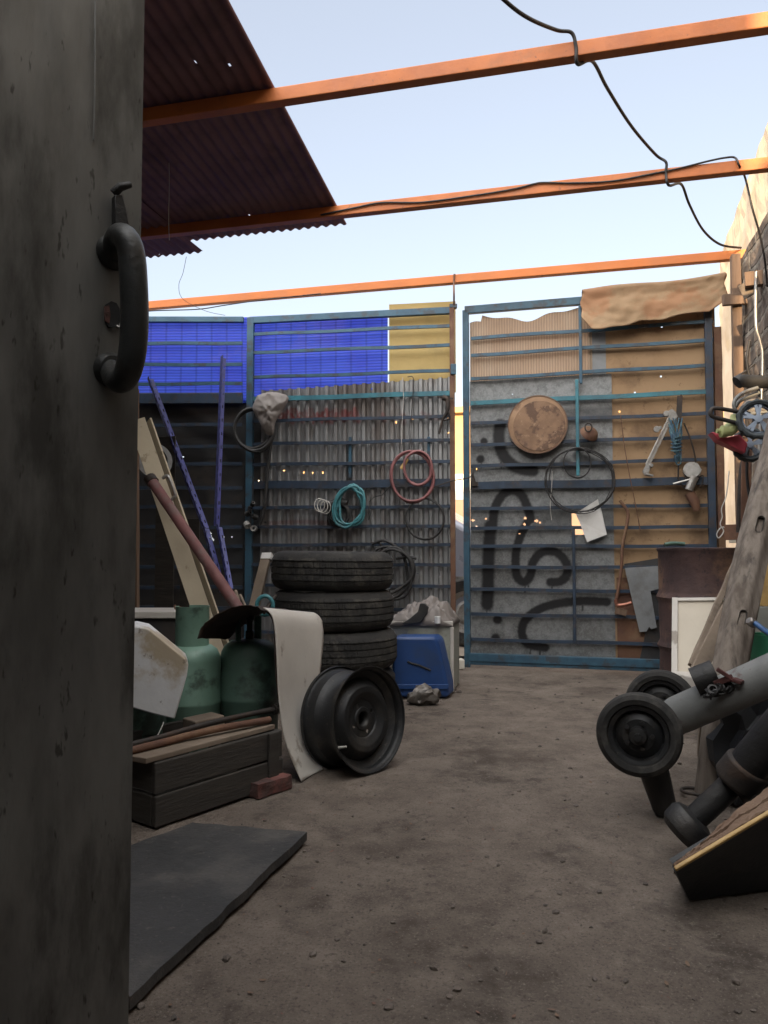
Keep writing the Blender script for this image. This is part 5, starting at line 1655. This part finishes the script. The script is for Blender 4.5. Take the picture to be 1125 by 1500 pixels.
# ------------------------------------------------------------------ gas cylinders, white container
def at_floor(px, Y):
    p = P(px, 900, Y)
    return (p.x, p.y, 0)
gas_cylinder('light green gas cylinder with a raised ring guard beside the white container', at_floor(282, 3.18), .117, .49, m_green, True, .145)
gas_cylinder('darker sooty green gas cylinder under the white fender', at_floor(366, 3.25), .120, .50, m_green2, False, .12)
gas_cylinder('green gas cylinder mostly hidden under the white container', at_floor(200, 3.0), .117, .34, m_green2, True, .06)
def container():
    Y = 2.78
    out = [(150, 925), (200, 917), (218, 921), (245, 943), (262, 957), (273, 966), (276, 974), (274, 990), (267, 1015), (256, 1054), (230, 1048), (196, 1038), (150, 1030)]
    mb = MB()
    front = [P(x, y, Y + .0006 * (277 - x) * 0) for x, y in out]
    n = len(front)
    mb.prism(front, V((-.03, .10, .01)))
    o = mb.build('plastic_container', m_plastic, bevel=.006, seg=3, smooth=50)
    tag(o, 'stained white plastic container tipped on its side over the crate', 'container')
container()
cable('white_thread', 'thin pale thread hanging from the white container', [P(240, 1058, 2.76), P(232, 1075, 2.72), P(222, 1088, 2.7)], .0018, m_whitecord, 'thread')

# ------------------------------------------------------------------ crate with planks and iron bars
def crate():
    A, B = FL(224, 1215), FL(411, 1150)
    H = .205
    u = (B - A).normalized(); v = V((-u.y, u.x, 0))
    t = thing('wooden_crate', 'low dark wooden crate of two boards a side in front of the cylinders', 'crate', A)
    L = (B - A).length
    D = .42
    def w(a, b, z):
        return A + u * a + v * b + V((0, 0, z))
    for (p0, p1, nrm) in ((w(0, 0, 0), w(L, 0, 0), v), (w(0, D, 0), w(L, D, 0), v), (w(.012, .011, 0), w(.012, D - .011, 0), u), (w(L - .012, .011, 0), w(L - .012, D - .011, 0), u)):
        for k in range(2):
            mb = MB()
            z = .002 + H / 2 * (k + .5)
            wob = .002 * (k * 2 - 1)
            mb.bar(p0 + V((0, 0, z)) + nrm * wob, p1 + V((0, 0, z)) + nrm * wob, H / 2 - .006, .020, nrm)
            mb.build('side_board', m_crate, t, bevel=.004)
    mb = MB(); mb.bar(w(L - .055, -.016, 0), w(L - .055, -.016, H), .05, .012, v); mb.build('corner_post', m_crate, t, bevel=.003)
    mb = MB(); mb.bar(w(.02, D / 2, .02), w(L - .02, D / 2, .02), D - .06, .012, V((0, 0, 1))); mb.build('bottom_board', m_crate, t)
    return A, u, v, L, H, D
cA, cu, cv, cL, cH, cD_ = crate()
def cw_(a, b, z):
    return cA + cu * a + cv * b + V((0, 0, z))
mb = MB(); mb.prism([cw_(-.03, .00, cH + .002), cw_(cL - .02, .01, cH + .002), cw_(cL - .05, .07, cH + .002), cw_(cL - .3, .13, cH + .002), cw_(-.05, .16, cH + .002)], V((0, 0, .018)))
tag(mb.build('split_plank', m_plank, bevel=.003), 'split pale plank laid along the edge of the dark crate', 'plank')
t = thing('iron_bar', 'long dark iron bar with a flat head lying on the crate', 'iron bar', cw_(0, .15, cH))
ib = [cw_(-.12, .13, cH + .034), cw_(.1, .13, cH + .036), cw_(.28, .11, cH + .05), cw_(.45, .085, cH + .058), cw_(cL + .02, .06, cH + .062)]
mb = MB(); mb.tube(smoothpath(ib), .0105, 10); mb.build('shaft', m_iron, t, smooth=60)
mb = MB(); d_ = (ib[-1] - ib[-2]).normalized(); mb.tube([ib[-1], ib[-1] + d_ * .012], .021, 14); mb.build('head', m_iron, t, smooth=40)
mb = MB(); mb.tube(smoothpath([cw_(-.12, .075, cH + .032), cw_(.1, .075, cH + .034), cw_(.2, .07, cH + .038), cw_(.35, .045, cH + .042), cw_(cL - .03, .03, cH + .036)]), .0125, 10)
tag(mb.build('rusty_rod', m_rustpost, smooth=60), 'rusty brown rod lying in front of the iron bar', 'rod')
mb = MB(); mb.bar(cw_(.30, .20, cH + .03), cw_(.42, .18, cH + .035), .09, .05, V((0, 0, 1)))
tag(mb.build('wood_offcut', m_plank, bevel=.004), 'small wood offcut lying behind the iron bar', 'timber')
# red brick
ba, bb = FL(378, 1171), FL(428, 1155)
bu = (bb - ba).normalized(); bv = V((-bu.y, bu.x, 0))
mb = MB()
mb.prism([ba, bb, bb + bv * .085, ba + bv * .09], V((0, 0, .048)))
bmesh.ops.subdivide_edges(mb.bm, edges=mb.bm.edges[:], cuts=4, use_grid_fill=True)
for v_ in mb.bm.verts:
    v_.co += V((noise.noise(v_.co * 30), noise.noise(v_.co * 30 + V((5, 0, 0))), noise.noise(v_.co * 22 + V((0, 5, 0))) * .9)) * .006
    v_.co.z = max(v_.co.z, 0)
tag(mb.build('red_brick', m_brick), 'broken red brick lying at the end of the dark crate', 'brick')

# ------------------------------------------------------------------ white car fender standing on edge
def fender():
    Yf = 2.93
    # front edge pixel, back edge offset (yard direction metres, extra drop)
    fr = [(288, 935, .30), (293, 920, .36), (302, 910, .40), (318, 898, .46), (340, 888, .52), (362, 885, .55), (382, 889, .56), (394, 896, .56), (401, 910, .55), (404, 940, .52), (406, 980, .46), (408, 1020, .40), (412, 1055, .34), (418, 1085, .28), (427, 1112, .23), (442, 1139, .17)]
    pts = []
    for x, y, e in fr:
        p = P(x, y, Yf)
        pts.append((p, e))
    pts[-1][0].z = .003
    mb = MB()
    nv = 24
    P3 = smoothpath([p for p, e in pts], 4)
    E3 = smoothpath([V((e, 0, 0)) for p, e in pts], 4)
    d = V((.215, .977, -.11))
    rows = []
    for i, (p, e) in enumerate(zip(P3, E3)):
        if i < 25:
            continue
        row = []
        rag = noise.noise(V((i * .35, 0, 3))) * .012 + noise.noise(V((i * 1.3, 0, 3))) * .006
        for k in range(nv + 1):
            t_ = k / nv
            q = p + d * ((e.x + (rag if k == nv else 0)) * t_) + V((.03 * t_ * t_, 0, 0)) * min(1, i / 40)
            q.z = max(q.z, .003)
            row.append(mb.bm.verts.new(q))
        rows.append(row)
    for a, b in zip(rows[:-1], rows[1:]):
        for k in range(nv):
            mb.face((a[k], a[k + 1], b[k + 1], b[k]))
    t = thing('car_fender', 'curved white car fender arched over the sooty gas cylinder', 'fender', V((P3[-1].x, P3[-1].y, 0)))
    mb.build('panel', m_white, t, smooth=60, solid=.003, recalc=False)
    # dark rusty wheel arch, a second skin that carries on over the cylinder
    mb = MB()
    rows = []
    for i, (p, e) in enumerate(zip(P3[:46], E3[:46])):
        row = []
        c_ = V((P(360, 960, Yf).x, Yf, .45))
        for k in range(9):
            q = p + d * (min(e.x, .40) * k / 8 * .96 + (.008 if i > 23 else .0)) + V((0, 0, .006 * noise.noise(V((i * .8, k * .5, 3)))))
            inw = (c_ - p); inw.y = 0; inw.normalize()
            row.append(mb.bm.verts.new(q + inw * (.010 if i > 23 else .004)))
        rows.append(row)
    for a, b in zip(rows[:-1], rows[1:]):
        for k in range(8):
            mb.face((a[k], a[k + 1], b[k + 1], b[k]))
    mb.build('wheel_arch', m_arch, t, smooth=60, solid=.002, recalc=False)
fender()

# ------------------------------------------------------------------ black mat on the ground
def mat_():
    c1, c2, c3, c4 = FL(449, 1219, .03), FL(283, 1199, .03), FL(120, 1262, .03), FL(190, 1462, .03)
    mb = MB()
    def top(s, t):
        a = c2.lerp(c1, s); b = c3.lerp(c4, s)
        p = a.lerp(b, t)
        ed = min(s, 1 - s, t, 1 - t)
        n_ = noise.noise(V((p.x * 3, p.y * 3, 0))) * .006 + noise.noise(V((p.x * 16, p.y * 16, 2))) * .0015
        jag = .010 * noise.noise(V((p.x * 13, p.y * 13, 5))) if ed < .02 else 0
        return V((p.x + jag, p.y + jag, .022 + n_ + .008 * s))
    n, m_ = 70, 70
    g = [[mb.bm.verts.new(top(i / n, j / m_)) for j in range(m_ + 1)] for i in range(n + 1)]
    for i in range(n):
        for j in range(m_):
            mb.face((g[i][j], g[i + 1][j], g[i + 1][j + 1], g[i][j + 1]))
    rim = [g[i][0] for i in range(n)] + [g[n][j] for j in range(m_)] + [g[i][m_] for i in range(n, 0, -1)] + [g[0][j] for j in range(m_, 0, -1)]
    lo = [mb.bm.verts.new((v_.co.x, v_.co.y, max(-.004, v_.co.z - .024))) for v_ in rim]
    for k in range(len(rim)):
        e = (k + 1) % len(rim)
        mb.face((rim[k], rim[e], lo[e], lo[k]))
    mb.face(lo)
    tag(mb.build('rubber_mat', m_mat, smooth=40), 'thick black rubber mat lying on the dirt beside the open door', 'mat')
mat_()

# ------------------------------------------------------------------ trolley with two wheels
def trolley():
    w1, w2 = P(936, 1076, 2.50), P(968, 1032, 3.02)
    ax = (w1 - w2).normalized()
    t = thing('jockey_trolley', 'grey tube trolley on two solid wheels propped up on a short leg', 'trolley', V((w1.x + .06, w1.y + .1, 0)))
    r = .133
    for q in (w1, w2):
        m4 = basis(V((ax.x * .6 - .12, ax.y, ax.z * .3 + .02)), q)
        mb = MB()
        mb.lathe([(.092, -.012), (.098, -.026), (.114, -.030), (.127, -.022), (r, -.008), (r, .008), (.127, .022), (.114, .030), (.098, .026), (.092, .012)], m4, 64, closed=True)
        wl = mb.build('wheel', m_tyre, t, smooth=35)
        mb = MB()
        mb.lathe([(0, .012), (.05, .012), (.058, .006), (.074, -.004), (.080, .016), (.093, .020), (.094, -.020), (.080, -.016), (.05, -.012), (0, -.012)], m4, 48); mb.build('rim', m_steel, wl, smooth=30)
        mb = MB()
        mb.lathe([(0, .055), (.012, .055), (.012, .040), (.026, .038), (.030, .012), (.030, -.05), (0, -.05)], m4, 6 if False else 20)
        for k in range(5):
            a = 2 * math.pi * k / 5
            mb.lathe([(0, .026), (.007, .026), (.007, .008)], m4 @ Matrix.Translation((.042 * math.cos(a), .042 * math.sin(a), 0)), 6)
        mb.build('hub', m_greasy, wl, smooth=30)
    mb = MB(); mb.tube([w1, w2], .014, 12); mb.build('axle', m_greasy, t, smooth=50)
    a = P(978, 1054, 2.72); b = P(1190, 962, 2.42)
    mb = MB(); mb.tube(smoothpath([a, a.lerp(b, .3), a.lerp(b, .6), b], 6), [.058] * 2 + [.064] * 16 + [.066], 28); mb.build('tube_arm', m_tube, t, smooth=50)
    und = [q_ + V((0, -.01, -.055)) for q_ in smoothpath([a, a.lerp(b, .3), a.lerp(b, .6), b], 6)]
    mb = MB(); mb.tube(und, [.012 + .004 * noise.noise(V((i * .9, 0, 0))) for i in range(len(und))], 8); mb.build('weld_strip', m_redrust, t, smooth=60)
    # leg
    l0, l1 = P(955, 1120, 2.60), FL(976, 1192)
    mb = MB(); mb.tube([l0, l0.lerp(l1, .4), l0.lerp(l1, .85), l1 + V((0, 0, .004))], [.050, .046, .040, .036], 14); mb.build('leg', m_greasy, t, smooth=50)
    # pipe stub welded on the arm
    m4 = basis(V((.80, -.30, .38)), P(1030, 994, 2.60))
    mb = MB(); mb.lathe([(.036, -.030), (.047, -.030), (.048, .045), (.043, .045), (.042, -.022), (0, -.022)], m4, 36); mb.build('pipe_stub', m_greasy, t, smooth=40)
    mb = MB()
    mb.bar(P(1050, 980, 2.52), P(1078, 998, 2.50), .022, .012, V((0, 0, 1))); mb.bar(P(1048, 1002, 2.54), P(1072, 992, 2.50), .02, .02, V((0, 0, 1)))
    mb.bar(P(1074, 995, 2.5), P(1088, 1000, 2.48), .03, .012, V((0, 0, 1)))
    mb.build('bracket', m_redrust, t, bevel=.002)
    mb = MB()
    rnd = random.Random(6)
    for k in range(16):
        q = P(1036 + k * 2.4 + rnd.uniform(-2, 2), 1016 - k * .9 + rnd.uniform(-6, 6), 2.52)
        m4 = basis(V((rnd.uniform(-1, 1), rnd.uniform(-1, 1), rnd.uniform(-1, 1))), q)
        mb.lathe([(.011, -.003), (.017, -.003), (.017, .003), (.011, .003)], m4, 12, closed=True)
    mb.build('chain', m_greasy, t, smooth=40)
trolley()
mb = MB(); mb.tube(smoothpath([FL(1036, 1158, .008), FL(1012, 1154, .008), FL(998, 1156, .008), FL(1004, 1161, .008), FL(1024, 1165, .008), FL(1034, 1170, .01)]), .006, 8)
tag(mb.build('bent_wire', m_iron, smooth=60), 'bent loop of iron wire on the ground at the foot of the log', 'wire')
crumple('dark_tarp', 'dark crumpled tarpaulin heaped in the shade behind the black axle', P(1130, 1085, 2.72), (.20, .16, .24), m_case, 'tarpaulin', 9)
# black axle
def axle():
    t = thing('car_axle', 'greasy black axle shaft with a flanged knuckle resting on its round end', 'axle', FL(1005, 1236))
    e0 = P(1004, 1212, 2.20); e0.z = max(e0.z, .06)
    e1 = P(1062, 1158, 2.18); e2 = P(1082, 1138, 2.16); e3 = P(1200, 1000, 2.02)
    d = (e1 - e0).normalized()
    mb = MB(); mb.lathe([(0, -.030), (.050, -.030), (.064, -.014), (.067, .02), (.058, .036), (.04, .044), (0, .044)], basis(d, e0), 32); mb.build('round_end', m_greasy, t, smooth=35)
    mb = MB(); mb.tube([e0, e0.lerp(e1, .5), e1, e1 + d * .03], [.033, .034, .034, .034], 20); mb.build('neck', m_greasy, t, smooth=50)
    d2 = (e3 - e2).normalized()
    mb = MB(); mb.lathe([(.03, -.02), (.056, -.02), (.062, -.012), (.062, .045), (.056, .05), (.03, .05)], basis(d2, e2), 32, closed=True)
    f = [P(1062, 1142, 2.16), P(1078, 1128, 2.15), P(1104, 1146, 2.12), P(1112, 1180, 2.10), P(1116, 1206, 2.09), P(1100, 1206, 2.10), P(1086, 1172, 2.13)]
    mb.prism(f, V((.02, .045, .0))); mb.build('knuckle', m_iron, t, smooth=35, bevel=.004)
    mb = MB(); mb.tube([e2, e3], [.052, .054], 24); mb.build('shaft', m_greasy, t, smooth=50)
axle()
# tilted black case with yellow edge, filled with brown board
def case():
    a = P(990, 1278, 1.86); b = P(1250, 1122, 1.90)
    k3, k2 = FL(1010, 1319, .004), FL(1260, 1284, .004)
    u = (b - a).normalized()
    nrm = (b - a).cross(k3 - a).normalized()
    if nrm.y < 0:
        nrm = -nrm
    n = nrm
    L = (b - a).length
    bk = V((.03, .105, -.02))
    t = thing('black_case', 'black box with a yellow edge lying tilted with rough brown board inside', 'case', V((k3.x, k3.y, 0)))
    mb = MB()
    mb.prism([a, b, k2, k3], n * .012)
    top_back = a + bk + V((0, 0, .0)); top_back_b = b + bk + V((0, 0, .0))
    mb.prism([a + n * .0125, k3 + n * .0125, k3 + bk + V((0, 0, .02)), top_back], u * .012)
    mb.prism([k3 + n * .0125 + V((0, 0, .002)), k2 + n * .0125 + V((0, 0, .002)), k2 + bk + V((0, 0, .022)), k3 + bk + V((0, 0, .022))], V((0, 0, .01)))
    mb.prism([top_back, top_back_b, k2 + bk + V((0, 0, .02)), k3 + bk + V((0, 0, .02))], n * .012)
    mb.build('shell', m_case, t, bevel=.004)
    mb = MB(); mb.bar(a + n * .004 + V((0, 0, .004)), b + n * .004 + V((0, 0, .004)), .012, .010, n); mb.build('edge_trim', m_gold, t, bevel=.003)
    mb = MB()
    def fn(s, t_):
        p = a + u * (L * (s * .98 + .015)) + n * .016 + bk * (min(.85, .03 + 1.5 * s) * t_) + V((0, 0, -.004 + .030 * t_ * min(1, .05 + 2.2 * s)))
        p += V((0, 0, noise.noise(V((s * 9, t_ * 3, 1))) * .008 * min(1, s * 6) + noise.noise(V((s * 40, t_ * 9, 1))) * .005 - (.014 if abs(t_ - .45) < .05 else 0)))
        return p
    mb.grid(fn, 70, 20); mb.build('board_fill', m_fibre, t, smooth=40, solid=.008, recalc=False)
case()

# ------------------------------------------------------------------ open metal door close to the camera
def door():
    YE = .95
    e = P(199, 806, YE)
    ang = R(40)
    du = V((-math.cos(ang), -math.sin(ang), 0))       # from free edge to hinge
    n = V((math.sin(ang), -math.cos(ang), 0))         # face towards the camera
    E0 = V((e.x, e.y, 0))
    t = thing('metal_door', 'grimy grey sheet metal door standing open in the foreground', 'door', E0)
    mb = MB()
    W_, H_ = .85, 2.3
    def lean(z):
        return V((.0, 0, 0))
    def fn(s, t_):
        z = .02 + H_ * t_
        q = E0 + du * (W_ * s) + V((0, 0, z))
        bow = .004 * noise.noise(V((s * 5, z * 2.2, 3))) + .0016 * noise.noise(V((s * 18, z * 9, 1)))
        return q + n * (bow * min(1, s * 20))
    mb.grid(fn, 80, 180)
    mb.grid(lambda s, t_: E0 + du * (W_ * s) + V((0, 0, .02 + H_ * t_)) - n * .04, 1, 1)
    for s_ in (0, 1):
        mb.grid(lambda a, b: (E0 + du * (W_ * s_) + V((0, 0, .02 + H_ * b))) - n * (.04 * a), 1, 180)
    for b_ in (0, 1):
        mb.grid(lambda a, b: (E0 + du * (W_ * a) + V((0, 0, .02 + H_ * b_))) - n * (.04 * b), 80, 1)
    mb.build('sheet', m_door, t, smooth=30)
    def D(px, py, off):
        r = ray(px, py)
        k = (E0 + n * off - O).dot(n) / r.dot(n)
        return O + r * k
    # pull handle
    mb = MB()
    h = [D(166, 372, .006), D(168, 355, .020), D(176, 345, .040), D(186, 352, .056), D(193, 375, .062), D(196, 420, .064), D(197, 470, .064), D(194, 515, .062), D(186, 548, .054), D(176, 558, .038), D(166, 552, .020), D(162, 540, .004)]
    h = smoothpath(h, 5)
    rs = [.0125 + .0035 * math.sin(math.pi * min(1, i / (len(h) - 1))) for i in range(len(h))]
    mb.tube(h, rs, 20); hd = mb.build('pull_handle', m_handle, t, smooth=60)
    mb = MB()
    for px, py in ((167, 370), (163, 542)):
        mb.lathe([(0, .012), (.016, .010), (.021, .004), (.022, 0)], basis(n, D(px, py, .001)), 24)
    mb.build('mount', m_handle, hd, smooth=40)
    # latch above
    mb = MB(); mb.prism([D(x, y, .004) for x, y in ((163, 335), (184, 335), (180, 312), (174, 290), (163, 290))], n * .012); mb.tube([D(166, 284, .010), D(176, 274, .016), D(192, 270, .018)], [.006, .0055, .004], 10)
    mb.build('latch', m_greasy, t, smooth=40, bevel=.002)
    # keyhole: ragged opening with rusty rim
    mb = MB(); 
    q = [D(x, y, .0045) for x, y in ((155, 446), (163, 441), (171, 444), (177, 455), (178, 468), (172, 478), (160, 480), (154, 470))]
    mb.prism(q, -n * .004); mb.build('keyhole', m_case, t)
    mb = MB(); mb.prism([D(x, y, .0055) for x, y in ((153, 449), (160, 447), (162, 462), (160, 474), (154, 470))], -n * .002); mb.build('rust_plate', m_brick, t)
    mb = MB(); mb.tube(smoothpath([D(171, 478, .006), D(175, 480, .008), D(178, 474, .008)]), .0022, 8); mb.build('lock_lip', m_chrome, t, smooth=60)
    # folded seam and torn edge strip
    mb = MB(); mb.tube(smoothpath([D(140, -10, .003), D(139, 60, .004), D(139, 120, .004), D(138, 180, .004), D(137, 205, .002)]), .0011, 6); mb.build('seam', m_tube, t, smooth=60)
    # hinge post
    hp = E0 + du * (W_ + .045)
    mb = MB(); mb.bar(hp, hp + V((0, 0, 2.9)), .07, .07, n)
    tag(mb.build('door_post', m_crate, bevel=.004), 'dark timber post carrying the hinges of the grey door', 'post')
door()
